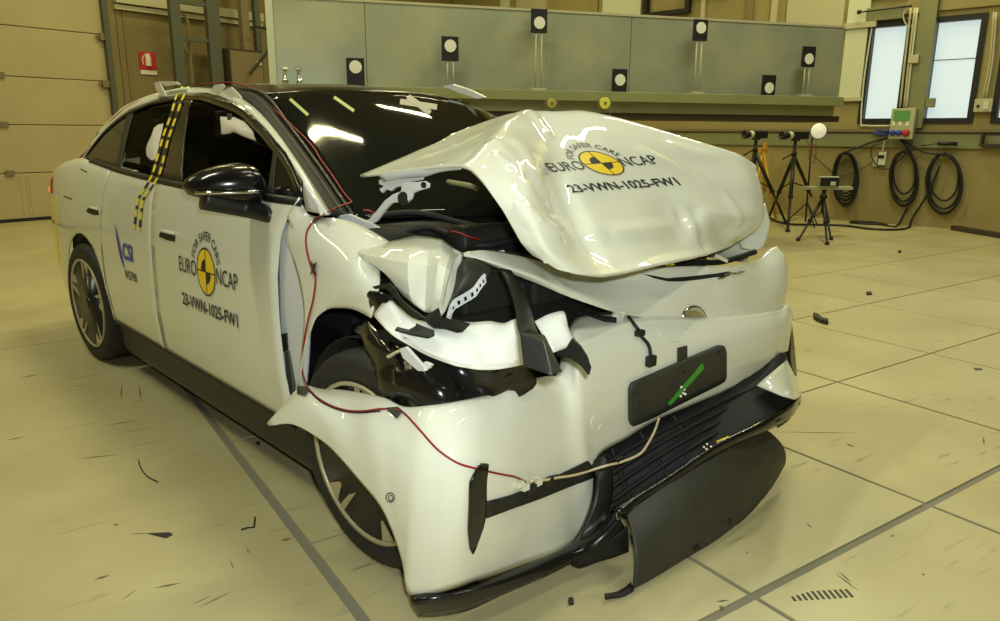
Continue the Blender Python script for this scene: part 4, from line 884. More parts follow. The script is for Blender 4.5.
# ---- engine bay
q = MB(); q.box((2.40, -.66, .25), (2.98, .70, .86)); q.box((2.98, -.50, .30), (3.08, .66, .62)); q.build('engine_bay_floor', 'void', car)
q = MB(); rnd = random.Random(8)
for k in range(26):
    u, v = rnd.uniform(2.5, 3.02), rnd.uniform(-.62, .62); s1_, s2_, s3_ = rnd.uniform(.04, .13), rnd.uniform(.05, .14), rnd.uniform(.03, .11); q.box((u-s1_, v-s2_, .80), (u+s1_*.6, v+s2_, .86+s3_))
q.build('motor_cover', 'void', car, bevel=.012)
P = [[(2.40, v, .99), (2.50, v, 1.02), (2.60, v, .98), (2.62, v, .86)] for v in np.linspace(-.70, .70, 6)]; cpatch('cowl_panel', P, 'void', nr=2, nc=3, thick=.01)
def rings(c0, c1, r, n_, m, nm):
    q = MB(); c0, c1 = np.array(c0, float), np.array(c1, float); prof = []
    L_ = np.linalg.norm(c1-c0)
    for k in range(n_*2+1): prof.append((r if k % 2 else r*.86, L_*k/(n_*2)))
    q.lathe(prof, c0, c1-c0, 16); return q.build(nm, m, car, True)
rings(Q(455, 242, v=-.55), Q(524, 236, v=-.25), .055, 14, 'dark', 'ribbed_air_duct')
for pts, r, m, nm in (([Q(380, 215, v=-.62), Q(420, 213, v=-.5), Q(470, 225, v=-.4), Q(510, 230, v=-.3)], .010, 'void', 'hose'),
                      ([Q(448, 182, v=-.3), Q(470, 186, v=-.3), Q(478, 190, v=-.28)], .010, 'olive', 'hose'),
                      ([Q(395, 235, v=-.6), Q(430, 228, v=-.5), Q(475, 245, v=-.5), Q(515, 240, v=-.35)], .012, 'void', 'hose'),
                      ([Q(640, 270, v=.1), Q(680, 262, v=.3), Q(720, 262, v=.5), Q(755, 252, v=.7)], .012, 'void', 'hose')): wire(nm, pts, r, m, car)
wire('red_wire', [Q(450, 231, v=-.60), Q(460, 233, v=-.58), Q(472, 238, v=-.55), Q(481, 240, v=-.5)], .0032, 'red', car)
wire('red_wire', [Q(363, 210, v=-.70), Q(370, 211, v=-.68), Q(378, 216, v=-.66)], .0032, 'red', car)
poly3('bay_label', [Q(x, y, v=.35) for x, y in ((716, 254), (728, 260), (727, 263), (714, 257))], 'whitep', car, .003)
poly3('bay_label', [Q(x, y, v=.05) for x, y in ((664, 264), (673, 262), (674, 265), (666, 266))], 'yellow', car, .003)
poly3('latch_plate', [Q(x, y, v=-.5) for x, y in ((494, 252), (503, 250), (505, 255), (497, 256))], 'paint_in', car, .004)
# dark mass behind the torn corner: headlamp bracket, wheel arch liner scraps, cables
q = MB()
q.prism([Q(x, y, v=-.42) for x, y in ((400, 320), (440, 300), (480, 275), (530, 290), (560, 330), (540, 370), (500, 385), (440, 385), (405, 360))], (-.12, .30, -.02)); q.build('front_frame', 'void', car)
for pts, r, m in (([(505, 262), (515, 275), (522, 292), (520, 310)], .014, 'dark'), ([(478, 292), (490, 305), (500, 318), (512, 322)], .012, 'trim'), ([(560, 300), (575, 312), (600, 318), (615, 320)], .010, 'void'), ([(395, 355), (410, 372), (420, 392), (428, 402)], .016, 'black'),
                  ([(440, 372), (470, 384), (500, 386), (525, 380)], .016, 'black'), ([(378, 330), (384, 350), (380, 372)], .018, 'trim'), ([(410, 360), (430, 378), (455, 392)], .012, 'black'), ([(530, 290), (545, 300), (560, 310), (570, 322)], .010, 'void')):
    wire('bracket_arm', [Q(x, y, v=-.66 if x < 450 else (-.45 if x < 525 else -.22)) for x, y in pts], r, m, car)
cpatch('liner_scrap', FT([[(354, 325, -.90), (364, 320, -.92), (374, 326, -.92)], [(364, 350, -.955), (376, 343, -.96), (388, 348, -.96)], [(376, 378, -.965), (388, 370, -.97), (402, 374, -.97)], [(386, 404, -.965), (404, 400, -.97), (424, 402, -.97)]]), 'black', nr=4, nc=4, tr=.4, thick=.006, noise=.015, nf=14)
cpatch('liner_scrap', FT([[(385, 338, -.93), (430, 356, -.90), (470, 366, -.84), (522, 362, -.72)], [(392, 375, -.965), (440, 385, -.94), (480, 388, -.82), (535, 378, -.66)], [(398, 412, -.965), (440, 414, -.94), (480, 408, -.82), (520, 398, -.70)]]), 'black', nr=5, nc=5, thick=.006, noise=.03, nf=12)
q = MB(); q.prism([Q(x, y, v=-.985) for x, y in ((399, 349), (405, 347), (423, 367), (425, 371), (418, 371), (403, 358))], (0, .01, 0)); q.build('lamp_bracket', 'paint_in', car)
q = MB(); q.prism([Q(x, y, v=-.985) for x, y in ((386, 356), (396, 350.5), (397, 352.5), (388, 358.5))], (0, .012, 0)); q.build('bolt', 'cream_steel', car)
q = MB(); q.prism([Q(x, y, v=-.96) for x, y in ((424, 362), (431, 365), (428, 369), (423, 367))], (0, .01, 0)); q.build('lamp_bracket', 'plastic_white', car)
cpatch('liner_scrap', FT([[(374, 290, -.93), (384, 293, -.93), (393, 297, -.92)], [(370, 301, -.93), (381, 303, -.94), (391, 304, -.92)], [(370, 312, -.93), (379, 313, -.93), (388, 310, -.92)]]), 'black', nr=4, nc=4, tr=.4, thick=.004, noise=.02, nf=22)
poly3('torn_trim', [Q(x, y, v=-.93) for x, y in ((372, 286.5), (388, 283), (394, 288), (400, 299), (410, 308), (424, 318), (416, 319), (404, 309), (393, 296), (386, 288), (375, 289))], 'trim', car, .006)

# ---- white inner bumper carrier (torn open)
cpatch('bumper_carrier', FT([
 [(373, 315, -.95), (380, 306, -.94), (389, 298, -.92), (400, 307, -.90), (412, 317, -.89), (424, 321, -.88), (440, 322, -.86), (459, 321, -.84), (474, 322, -.82), (490, 321, -.79), (504, 323, -.76), (516, 319, -.73), (524, 327, -.71)],
 [(379, 322, -.96), (388, 319, -.95), (398, 318, -.94), (408, 323, -.93), (419, 327, -.92), (430, 330, -.91), (446, 333, -.89), (462, 335, -.87), (477, 336, -.84), (492, 335, -.81), (506, 334, -.78), (517, 334, -.75), (524, 337, -.73)],
 [(386, 329, -.97), (394, 330, -.96), (404, 333, -.95), (414, 338, -.94), (426, 342, -.93), (439, 346, -.92), (452, 349, -.90), (466, 352, -.88), (480, 353, -.85), (494, 352, -.82), (507, 350, -.79), (517, 348, -.76), (524, 347, -.74)],
 [(394, 334, -.97), (403, 341, -.96), (412, 347, -.95), (424, 354, -.94), (438, 360, -.93), (450, 364, -.92), (462, 367, -.90), (475, 369, -.88), (488, 369.5, -.85), (500, 369, -.82), (510, 367.5, -.79), (518, 366, -.76), (525, 364.5, -.74)]]),
 'plastic_white', nr=3, nc=3, thick=.005, key='carrier')
wire('carrier_rib', [onto(x, y, .004, ('carrier',)) for x, y in ((404, 338), (425, 350), (445, 358.5), (468, 364), (492, 364.5), (517, 361))], .004, 'plastic_white', car)
cpatch('bumper_carrier', FT([[(535, 321, -.66), (549, 314, -.62), (563, 311, -.58), (566, 318, -.57)], [(539, 329, -.66), (552, 325, -.63), (565, 322, -.59), (569, 328, -.57)], [(547, 341, -.66), (557, 337, -.63), (568, 333, -.60), (575, 339, -.57)], [(554, 352, -.66), (561, 350, -.63), (570, 346, -.6), (576, 343, -.58)]]), 'plastic_white', nr=3, nc=3, tr=.5, thick=.005, noise=.004, nf=20)
for pts in ([(395, 329.5), (402, 321), (409, 320), (425, 327), (434, 330), (434.5, 334.5), (428, 337), (412, 334)], [(422, 318), (438, 308), (441, 318), (458, 320), (470, 324), (462, 332), (457, 332.5), (446, 329), (434, 328), (428, 324)]):
    poly3('black_tape_flag', [onto(x, y, .035, ('carrier',)) if y > 321 else Q(x, y, v=-.90) for x, y in pts], 'dark', car, .004)
poly3('torn_trim', [Q(x, y, v=-.64) for x, y in ((555, 354), (566, 348), (572, 338), (579, 345), (586, 356), (590, 368), (588, 375), (581, 366), (570, 358), (560, 357))], 'trim', car, .006)
# sensor box hanging on its strap across the carrier
cpatch('sensor_strap', FT([[(500, 268, -.70), (511, 270, -.68)], [(508, 284, -.73), (521, 285, -.71)], [(514, 303, -.80), (529, 303, -.78)], [(517, 325, -.88), (535, 324, -.86)], [(521, 338, -.93), (539, 334, -.91)]]), 'trim', nr=4, nc=2, thick=.012)
A = lambda x, y, v: Q(x, y, v=v)
q = MB(); top_ = [A(520, 330, -.96), A(528, 326.5, -.92), A(543, 333, -.88), A(545, 338, -.93)]
q.add([A(519, 333, -.97), A(529, 327, -.93), A(545, 335, -.88), A(543, 341.5, -.95), A(523, 366, -.99), A(551, 375.5, -.97), A(563, 372.5, -.88), A(540, 360, -.88)], [(0, 3, 2, 1), (0, 4, 5, 3), (3, 5, 6, 2), (4, 7, 6, 5), (0, 1, 7, 4), (1, 2, 6, 7)])
q.build('sensor_box', 'trim', car, bevel=.004)
poly3('sensor_edge', [A(543, 342, -.957), A(544.2, 341.5, -.955), A(552.4, 375, -.975), A(551, 375.7, -.976)], 'steel', car, .002)

# ---- front panel under the hood lip
cpatch('front_panel', FT([
 [(463, 252.5, -.72), (485, 250, -.66), (521, 256, -.50), (550, 264, -.35), (594, 272, -.15), (640, 268, .03), (690, 266, .25), (730, 266, .45), (757, 261, .70), (769, 249, .84), (777, 246, .90)],
 [(463.5, 253.4, -.73), (488, 256, -.67), (526, 266, -.52), (556, 276, -.37), (601, 286, -.17), (645, 284, .02), (694, 281, .24), (734, 279, .45), (762, 274, .69), (780, 262, .83), (785, 258, .89)],
 [(464, 254.3, -.74), (492, 263, -.67), (533, 276, -.52), (566, 288, -.37), (610, 301, -.18), (652, 302, .01), (699, 302, .24), (738, 300, .46), (767, 296, .68), (783, 285, .82), (788, 280, .88)],
 [(464, 255, -.73), (498, 268.5, -.63), (541, 285.5, -.47), (576, 299.5, -.33), (622, 313.5, -.15), (659, 318.5, .03), (703, 320.5, .26), (742, 318.5, .48), (769, 315.5, .68), (779, 311, .80), (785, 305, .88)]]),
 'paint', nr=6, nc=6, tr=.9, tc=.9, thick=.006, key='panel', creases=[([(652, 300), (670, 297.5), (686, 290)], .006, .03), ([(549, 274), (556, 282), (564, 292)], .006, .03), ([(600, 280), (640, 279)], -.004, .03)])
cr = [(642, 273.5), (655, 276), (667, 278.2), (690, 276.3), (716, 273.5), (727, 271.5), (742, 270.8), (733, 273.8), (724, 278), (717, 277), (700, 279.5), (682, 281.5), (668, 281.5), (655, 278.5)]
V = [onto(x, y, .0025, ('panel',)) for x, y in cr]; c_ = sum(V)/len(V); n = len(V)
mk('panel_tear', [onto(x, y, .0025, ('panel',)) for x, y in cr], [(0, 1, 13), (1, 12, 13), (1, 2, 12), (2, 11, 12), (2, 3, 11), (3, 10, 11), (3, 9, 10), (3, 4, 9), (4, 8, 9), (4, 5, 8), (5, 7, 8), (5, 6, 7)], 'void', car, False)
wire('torn_edge', [onto(x, y, .004, ('panel',)) for x, y in ((718, 279), (724, 277.5), (728, 273.5), (735, 274), (744, 271.5))], .0035, 'chrome', car)
arcp = [(682.5, 319), (684, 312.5), (690, 307.8), (697, 307.5), (702.5, 312), (706, 319.5)]
wire('emblem_recess', [onto(x, y, .003, ('panel',)) for x, y in arcp], .007, 'chrome', car)
V = [onto(x, y, .003, ('panel',)) for x, y in [(684, 319.5), (685.5, 314), (690, 310.5), (696, 310), (701, 313.5), (704, 319.8)]]; mk('emblem_recess', V, [tuple(range(6))], 'chrome', car, False)

# ---- bumper cover: knocked loose at the right, torn corner piece and right front face
colsA = [  # top (x,y,v) ... bottom (x,y,v)
 ((267, 423, -1.105), (268.5, 426, -1.105)), ((284, 404, -1.06), (293, 424.5, -1.09)), ((302, 386, -1.02), (322, 441, -1.08)), ((322, 389, -.99), (340, 458, -1.08)), ((344, 390, -.96), (358, 479, -1.075)), ((366, 394, -.98), (380, 506, -1.07)),
 ((385, 398, -.985), (393, 534, -1.06)), ((405, 407, -.99), (402, 562, -1.055)), ((430, 406, -.975), (411, 597, -1.05)), ((463, 401, -.90), (450, 590, -.98)), ((497, 393, -.77), (490, 577, -.84)), ((530, 381, -.62), (530, 562, -.67)), ((548, 376.5, -.52), (560, 551, -.53)), ((562, 374, -.48), (577, 539, -.47))]
colsA = colsA[:-1]+[((561, 374.5, -.45), (577, 539, -.43)), ((567, 354, -.405), (592, 502, -.375)), ((573, 331, -.385), (598, 458, -.335))]
nA = len(colsA)
colsB = [((595, 326.5, -.29), (627, 438.5, -.18)), ((620, 323, -.175), (657, 420, -.03)), ((659, 318, .01), (690, 406, .13)), ((705, 319, .24), (722, 392.5, .29)), ((742, 317, .46), (748, 380, .46)), ((768, 313, .66), (770, 367, .62)), ((781, 310, .80), (781, 357, .73)), ((789, 306, .90), (786, 352, .80)), ((793, 318, .96), (788, 352, .84))]
rowsA = []
for t in (-.1, 0, .05, .14, .3, .5, .72, .88, 1):
    row = []; tp = max(t, 0)
    for k, (a, b) in enumerate(colsA+colsB):
        A_ = k < nA; g = (.045*min(1, k/4)+.015*max(0, min(1, (k-11)/3)))*math.sin(math.pi*min(1, tp**.75))
        x, y = a[0]+(b[0]-a[0])*tp, a[1]+(b[1]-a[1])*tp
        if k in (9, 10, 11): x += (6, 6, 2)[k-9]*math.sin(math.pi*tp)
        p = Q(x, y, v=a[2]+(b[2]-a[2])*(tp**.85)-g)
        if t < 0: p = p+(np.array([-.10, .04, .012]) if not A_ else np.array([-.035, .012, -.012])*min(1, k/5))
        row.append(p)
    rowsA.append(row)
cpatch('bumper_cover', rowsA, 'paint', nr=3, nc=4, tr=.9, thick=.004, key='bumperA'); reg('bumperB', [v_ for v_ in [tuple(p) for p in np.array(rowsA)[1:].reshape(-1, 3)]], gridfaces(len(rowsA)-1, nA+len(colsB)))
SURF[-1] = ('bumperB', [b_ for n_, b_ in SURF if n_ == 'bumperA'][0])
q = MB(); p_ = [onto(x, y, .003, ('bumperB',)) for x, y in [(672.5+14.5*math.cos(a)+0, 326+16*math.sin(a)) for a in np.linspace(.15, 2.9, 12)]]
q.tube(p_, .0018, 5); q.build('emblem_imprint', 'plastic_white', car, True)
# parking sensor
q = MB(); p_ = [onto(390.3+4.2*math.cos(a), 497.5+4.6*math.sin(a), .001, ('bumperA',)) for a in np.linspace(0, 2*math.pi, 17)]; q.tube(p_, .0018, 5); q.build('parking_sensor', 'steel', car, True)
q = MB(); p_ = [onto(390.6+2.2*math.cos(a), 498+2.6*math.sin(a), .002, ('bumperA',)) for a in np.linspace(0, 2*math.pi, 13)]; q.tube(p_, .0014, 5); q.build('parking_sensor', 'steel', car, True)
q = MB(); p_ = [onto(596+4.6*math.cos(a), 423+7.5*math.sin(a), .001, None) for a in np.linspace(0, 2*math.pi, 17)]; q.tube(p_, .0010, 5); q.build('parking_sensor', 'plastic_white', car, True)
# glossy black air slot and strip on the right corner
def skin(name, rows, m, off, which, thick=.006, nr=3, nc=3):
    R2 = dens(np.array(rows, float), nr, .6); R2 = np.swapaxes(dens(np.swapaxes(R2, 0, 1), nc*2, .6), 0, 1)
    P = [[onto(x, y, off, which) for x, y in r] for r in R2]; return cpatch(name, P, m, nr=1, nc=1, thick=thick, off=0)
skin('air_slot', [[(479, 465), (484, 466), (488, 466)], [(470, 482), (477, 484), (486, 485)], [(469, 505), (476, 508), (486, 510)], [(468, 530), (474, 532), (483, 527)], [(470, 549), (472.5, 554), (475.5, 548)]], 'black', .010, ('bumperA',))
skin('corner_grille', [[(486, 502), (512, 495), (538, 484), (560, 474.5), (588, 461)], [(486, 510), (512, 502), (540, 491), (565, 480), (593, 468)], [(486, 518), (513, 508), (541, 498), (568, 487), (595, 477)]], 'dark', .008, ('bumperA',))
cpatch('grille_frame', FT([[(588, 461, -.37), (597, 458, -.35), (606, 453, -.32)], [(597, 478, -.40), (605, 476, -.37), (613, 474, -.33)], [(595, 503, -.44), (603, 503, -.41), (612, 502, -.36)], [(578, 541, -.50), (590, 531, -.47), (606, 519, -.42)], [(566, 552, -.53), (590, 543, -.50), (612, 527, -.43)]]), 'trim', nr=4, nc=3, thick=.012)
# lower black lip running round the corner
cpatch('lower_lip', FT([
 [(410, 595.5, -1.055), (430, 592, -1.02), (463, 585.5, -.93), (495, 576, -.83), (526, 564, -.71), (555, 552, -.60), (577, 539.5, -.50), (600, 523, -.44), (616, 511, -.40)],
 [(412, 604, -1.065), (432, 601, -1.03), (465, 594, -.95), (500, 583, -.84), (532, 570, -.72), (560, 557, -.61), (583, 546, -.52), (604, 532, -.46), (620, 519, -.41)],
 [(419, 616.5, -1.03), (440, 615.5, -.98), (470, 609, -.91), (505, 593, -.82), (540, 578, -.70), (566, 565, -.60), (588, 553, -.52), (608, 541, -.46), (625, 527, -.40)]]), 'black', nr=4, nc=4, thick=.010, key='lip')
cpatch('underbody_cover', FT([[(568, 560, -.52), (598, 545, -.44), (628, 528, -.36)], [(572, 566, -.50), (600, 556, -.42), (629, 541, -.35)], [(580, 570, -.46), (604, 561, -.40), (629, 552, -.34)]]), 'dark', nr=2, nc=2, thick=.01, noise=.01, nf=12)
# lower grille: recessed back, slats, lower bar
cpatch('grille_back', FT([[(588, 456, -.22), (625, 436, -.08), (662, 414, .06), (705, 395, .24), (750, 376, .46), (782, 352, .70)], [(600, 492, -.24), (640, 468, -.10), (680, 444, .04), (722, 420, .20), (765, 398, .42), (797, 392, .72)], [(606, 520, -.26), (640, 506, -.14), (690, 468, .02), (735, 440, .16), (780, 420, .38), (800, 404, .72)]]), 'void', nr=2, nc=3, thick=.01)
for k, t in enumerate((.18, .38, .58, .78)):
    top_l = [(598, 456), (640, 432), (690, 408), (728, 390), (752, 381)]; bot_l = [(612, 516), (668, 476), (715, 445), (745, 430), (775, 415)]
    pts = [Q(a[0]+(b[0]-a[0])*t, a[1]+(b[1]-a[1])*t, v=vv) for a, b, vv in zip(top_l, bot_l, (-.30, -.10, .11, .30, .44))]
    MB().tube(curve(pts, 4), .008, 6).build('grille_slat', 'void', car, True)
for k in range(6):
    t = (k+.5)/6; a = np.array([np.interp(t, np.linspace(0, 1, 5), [p[i] for p in top_l]) for i in (0, 1)]); b = np.array([np.interp(t, np.linspace(0, 1, 5), [p[i] for p in bot_l]) for i in (0, 1)]); vv = -.30+.84*t
    MB().tube([Q(*a, v=vv+.03), Q(*b, v=vv+.03)], .008, 5).build('grille_rib', 'void', car)
cpatch('grille_bar', FT([[(612, 508, -.40), (640, 492, -.30), (669, 474, -.18), (715, 443, .03), (760, 422, .26), (790, 407, .48), (801, 397, .76)], [(618, 513, -.40), (643, 497, -.30), (672, 479, -.18), (718, 448, .03), (763, 427, .26), (792, 413, .52), (801, 403, .80)], [(628, 516, -.37), (648, 502, -.27), (676, 484, -.15), (721, 453, .06), (765, 432, .29), (790, 418, .50), (797, 410, .74)]]), 'black', nr=2, nc=4, thick=.012)
cpatch('grille_edge', FT([[(785, 410, .45), (795, 405, .62), (801, 395, .82)], [(778, 428, .45), (789, 420, .60), (799, 405, .80)]]), 'rust', nr=2, nc=3, thick=.006)
# left corner piece with its black side slot
cpatch('corner_piece', FT([[(757, 385, .40), (771, 373, .50), (787, 360, .70)], [(770, 390, .40), (781, 382, .50), (794, 374, .72)], [(783, 395, .41), (792, 392, .52), (798.5, 385, .74)], [(794, 398, .46), (798, 398, .54), (801.5, 394, .74)]]), 'paint', nr=3, nc=3, tr=.7, thick=.006, key='corner')
cpatch('side_slot', FT([[(790, 322, .93), (792, 323, .95)], [(787, 340, .86), (794.5, 345, .93)], [(786, 354, .80), (796, 362, .91)], [(789, 364, .80), (797, 376, .90)]]), 'black', nr=3, nc=2, thick=.008)
cpatch('corner_frame', FT([[(786, 352, .76), (788, 360, .78)], [(768, 366, .62), (772, 373, .63)], [(752, 377, .50), (756, 386, .52)]]), 'trim', nr=3, nc=2, thick=.008)
for x, y in ((704, 447), (707, 444), (711, 446.5), (706.5, 449)): MB().lathe([(.0035, 0), (.0035, .002), (0, .003)], Q(x, y, v=-.06), (.5, -.6, .3), 8).build('grille_screw', 'target', car)
poly3('yellow_mark', [Q(x, y, v=.0) for x, y in ((716, 441), (728, 436), (729, 437.5), (717, 442.5))], 'tapey', car, .002)

# ---- hanging undertray
tr_ = [[(627, 514, -.37), (633, 508, -.34), (650, 496, -.27), (672, 480, -.17), (694, 463, -.06), (716, 447, .06), (742, 436, .24), (760, 427.5, .40), (767, 430, .46)]]
top3 = [Q(x, y, v=v) for x, y, v in tr_[0]]
bot3 = [Q(x, y, z=z) for x, y, z in ((634, 589, .012), (650, 580, .010), (668, 569, .008), (688, 557, .008), (708, 545, .008), (730, 530, .010), (750, 514, .012), (770, 490, .03), (786, 464, .075))]
P = []
for t in (0, .04, .2, .4, .6, .8, .96, 1):
    P.append([a*(1-t)+b*t+np.array([.035, -.02, .02])*math.sin(math.pi*t)+(np.array([.0, 0, .0])) for a, b in zip(top3, bot3)])
cpatch('hanging_undertray', P, 'tray', nr=2, nc=4, thick=.006, noise=.003, nf=7, key='tray')
P = [[Q(x, y, z=z) for x, y, z in r] for r in [[(631, 582, .02), (634, 590, .012)], [(620, 590, .014), (622, 596, .010)], [(606, 594, .03), (606, 600, .010)]]]
cpatch('undertray_tail', P, 'dark', nr=3, nc=2, thick=.006)
for pts in ([(698, 543), (701, 547), (695, 551), (692, 547)], [(731, 517), (733, 521), (729, 526), (727, 521)]): poly3('undertray_clip', [onto(x, y, .002, ('tray',)) for x, y in pts], 'void', car, .002)

# ---- number plate holder
kp = []
P = [[onto(x, a_[0]*(1-t)+a_[1]*t, .016, ('bumperB',)) for x, a_ in ((629.5, (390, 419)), (632, (383, 426)), (650, (375, 418.5)), (675, (364, 406)), (700, (353, 393.5)), (719, (345, 384)), (723.5, (346.5, 381)), (725.5, (352, 377)))] for t in (0, .33, .66, 1)]
ph = patch('number_plate_holder', P, 'tray', car, nr=2, nc=3, tc=.4, thick=.012, off=0, keep=kp)
reg('plate', *kp[0]); pn = np.array([.8, -.5, .2])
poly3('green_tape', [onto(x, y, .011, ('plate',)) for x, y in ((667.5, 403.5), (670, 405.5), (704, 368), (702, 363))], 'green', ph, .002)
poly3('holder_tab', [onto(x, y, .010, ('bumperB',)) for x, y in ((678, 348), (687.5, 345.5), (687.5, 359), (678, 362))], 'tray', ph, .004)
for x, y in ((681, 387), (684, 389.5), (683, 393), (680.5, 396), (685, 394)): MB().lathe([(.0045, 0), (.0045, .003), (0, .004)], onto(x, y, .009, ('plate',)), pn, 8).build('holder_rivet', 'target', ph)
for x, y in ((636, 393), (639, 404), (683, 371), (718, 352)): MB().lathe([(.009, 0), (.007, .002), (0, .002)], onto(x, y, .008, ('plate',)), pn, 10).build('holder_screw', 'void', ph)

# ---- hood
HV = [-.75, -.70, -.62, -.52, -.40, -.26, -.10, .08, .25, .42, .55, .67, .76]
hood = [
 # rear edge
 [(360, 175, -.75), (372, 170, -.72), (390, 162.5, -.67), (412, 153, -.58), (437, 142.5, -.48), (462, 131, -.36), None, None, None, None, None, None, None],
 [(412, 168.5, -.75), (420, 163, -.70), (433, 155, -.63), (449, 145, -.54), (468, 132, -.43), (487, 121.5, -.31), None, None, None, None, None, None, None],
 [(446, 164.5, -.76), (452, 158, -.71), (463, 148, -.64), (478, 138, -.55), (494, 123.5, -.44), (511, 113.5, -.31), None, None, None, None, None, None, None],
 [(462, 164.5, -.77), (470, 157, -.72), (481, 146, -.66), (496, 134, -.57), (513, 119, -.44), (532, 111.3, -.28), (556, 111, -.14), (583, 110.5, .0), (615, 117, .16), (655, 128, .34), (700, 142, .52), (735, 153, .66), (752, 163, .76)],
 [(471, 168, -.77), (480, 162, -.73), (492, 152, -.68), (508, 142, -.60), (527, 133, -.44), (546, 127, -.28), (572, 124, -.14), (600, 125, .0), (634, 132, .17), (674, 144, .35), (716, 157, .53), (745, 167, .66), (758, 176, .75)],
 [(482, 180, -.78), (492, 174, -.75), (506, 166, -.70), (523, 158, -.62), (541, 155, -.44), (561, 152, -.30), (586, 147, -.16), (616, 147, .0), (650, 153, .17), (688, 165, .36), (726, 178, .52), (751, 184, .64), (762.5, 191, .74)],
 [(492, 195, -.78), (503, 191, -.76), (517, 185, -.72), (534, 182, -.64), (553, 184, -.42), (574, 178, -.32), (598, 173, -.18), (628, 172, -.01), (662, 176, .17), (697, 186, .34), (730, 198, .50), (753, 201, .63), (764, 205, .73)],
 [(503, 211, -.77), (514, 211, -.76), (528, 208, -.74), (545, 208, -.64), (565, 212, -.42), (585, 206, -.34), (609, 200, -.20), (639, 198, -.03), (671, 200, .15), (703, 208, .29), (733, 216, .46), (753, 216, .60), (763.5, 218, .70)],
 [(512, 227, -.76), (523, 229, -.75), (538, 229, -.73), (556, 231, -.64), (575, 233, -.44), (596, 229, -.36), (620, 223, -.22), (648, 220, -.05), (676, 220, .14), (700, 224, .22), (724, 228, .42), (747, 227, .56), (760, 226, .66)],
 [(521, 243, -.74), (532, 247, -.73), (548, 250, -.71), (566, 252, -.62), (585, 251, -.46), (606, 248, -.36), (628, 243, -.24), (653, 238, -.08), (676, 236, .09), (697, 239, .19), (719, 238, .38), (739, 236, .52), (752, 233, .63)],
 [(532, 255, -.71), (545, 261, -.70), (561, 265, -.67), (578, 267, -.60), (597, 267, -.48), (617, 264, -.37), (638, 259, -.25), (660, 254, -.10), (681, 250, .06), (700, 248, .20), (717, 246, .35), (731, 243, .49), (743, 239, .60)],
 [(546, 262, -.69), (558, 269.5, -.67), (573, 273, -.63), (589, 275, -.56), (607, 274.5, -.47), (625, 271.5, -.37), (645, 266.5, -.26), (667, 262, -.12), (686, 258.5, .03), (703, 255, .18), (717, 251.5, .33), (729, 247, .47), (738, 241.5, .58)],
]
ridge = [Q(*a[:2], v=a[2]) for a in hood[3]]
P = []
for i, r in enumerate(hood):
    row = []
    for j, a in enumerate(r):
        if a is not None: row.append(Q(*a[:2], v=a[2]))
        else:       # rear half hidden behind the ridge: falls back to the windscreen
            p = ridge[j]; k = (3-i)/3; row.append(p+np.array([-.42*k, 0, -.17*k-.03*math.sin(math.pi*k)]))
    P.append(row)
for j in (6, 7):     # blend the hidden rear part with the seen one
    for i in (0, 1, 2): P[i][j] = P[i][j]*.8+(P[i][5]+np.array([0, .16*(j-5), 0]))*.2
cpatch('hood', P, 'paint', nr=8, nc=8, tr=.7, tc=.7, thick=.010, noise=.002, nf=5, key='hood', creases=[
    ([(672, 145), (700, 156), (730, 168)], 0.0100, 0.043), ([(641, 150), (684, 172), (724, 194)], 0.0100, 0.038), ([(726, 197), (739, 223)], 0.0117, 0.034), ([(706, 211), (739, 224)], 0.0084, 0.030),
    ([(669, 208), (682, 233)], 0.0084, 0.034), ([(613, 232), (645, 231), (672, 227)], 0.0100, 0.043), ([(694, 206), (700, 225), (706, 248)], -0.0117, 0.043),
    ([(524, 111), (538, 121), (550, 136)], 0.0084, 0.034), ([(516, 207), (538, 221), (560, 237)], 0.0100, 0.034), ([(528, 150), (538, 172), (547, 202)], 0.0117, 0.043), ([(552, 216), (562, 229), (573, 243)], 0.0100, 0.030),
    ([(472, 164), (485, 148), (497, 140)], 0.0084, 0.030), ([(493, 153), (509, 168)], 0.0084, 0.025), ([(512, 143), (530, 176), (553, 214)], -0.0117, 0.043), ([(420, 158), (455, 146), (480, 134)], 0.0068, 0.025), ([(585, 240), (600, 262)], -0.0068, 0.051)])
cpatch('hood_inner_flange', FT([[(380, 174.5, -.745), (400, 172, -.745), (425, 168.5, -.745), (447, 165, -.75), (460, 165, -.76)], [(385, 181, -.735), (402, 178, -.735), (425, 176, -.735), (440, 171.5, -.74), (462, 168, -.75)]]), 'paint_in', nr=2, nc=4, thick=.006)
poly3('hinge_bracket', [Q(x, y, v=-.735) for x, y in ((379, 180), (388, 178), (405, 176), (418, 177), (424, 174), (421, 180), (409, 182), (405, 186), (396, 187), (391, 191), (386, 189), (382, 193), (379.5, 189), (384, 186), (379, 184))], 'paint_in', car, .008)
hp = [(357, 227), (369, 227), (379, 221), (388, 209), (394, 203), (401, 202), (408, 203.5), (413, 199), (415, 193), (423, 190), (430, 188), (431, 183.5), (427, 181), (419, 182), (410, 182), (405, 184), (404, 191), (396, 194), (388, 200), (380, 210), (372, 219), (362, 222)]
hg = poly3('hood_hinge', [Q(x, y, v=-.76) for x, y in hp], 'paint_in', car, .012, bevel=.002)
for x, y, r in ((403.5, 198.5, .020), (424, 185, .009)):
    MB().lathe([(r, 0), (r, .003), (0, .003)], Q(x, y, v=-.774), (.3, -1, 0), 14).build('hinge_hole', 'void', hg)
poly3('hinge_foot', [Q(x, y, v=-.78) for x, y in ((336, 216), (348, 214), (360, 219), (372, 224), (378, 228), (366, 229), (350, 224), (338, 220))], 'paint_in', car, .012, bevel=.002)
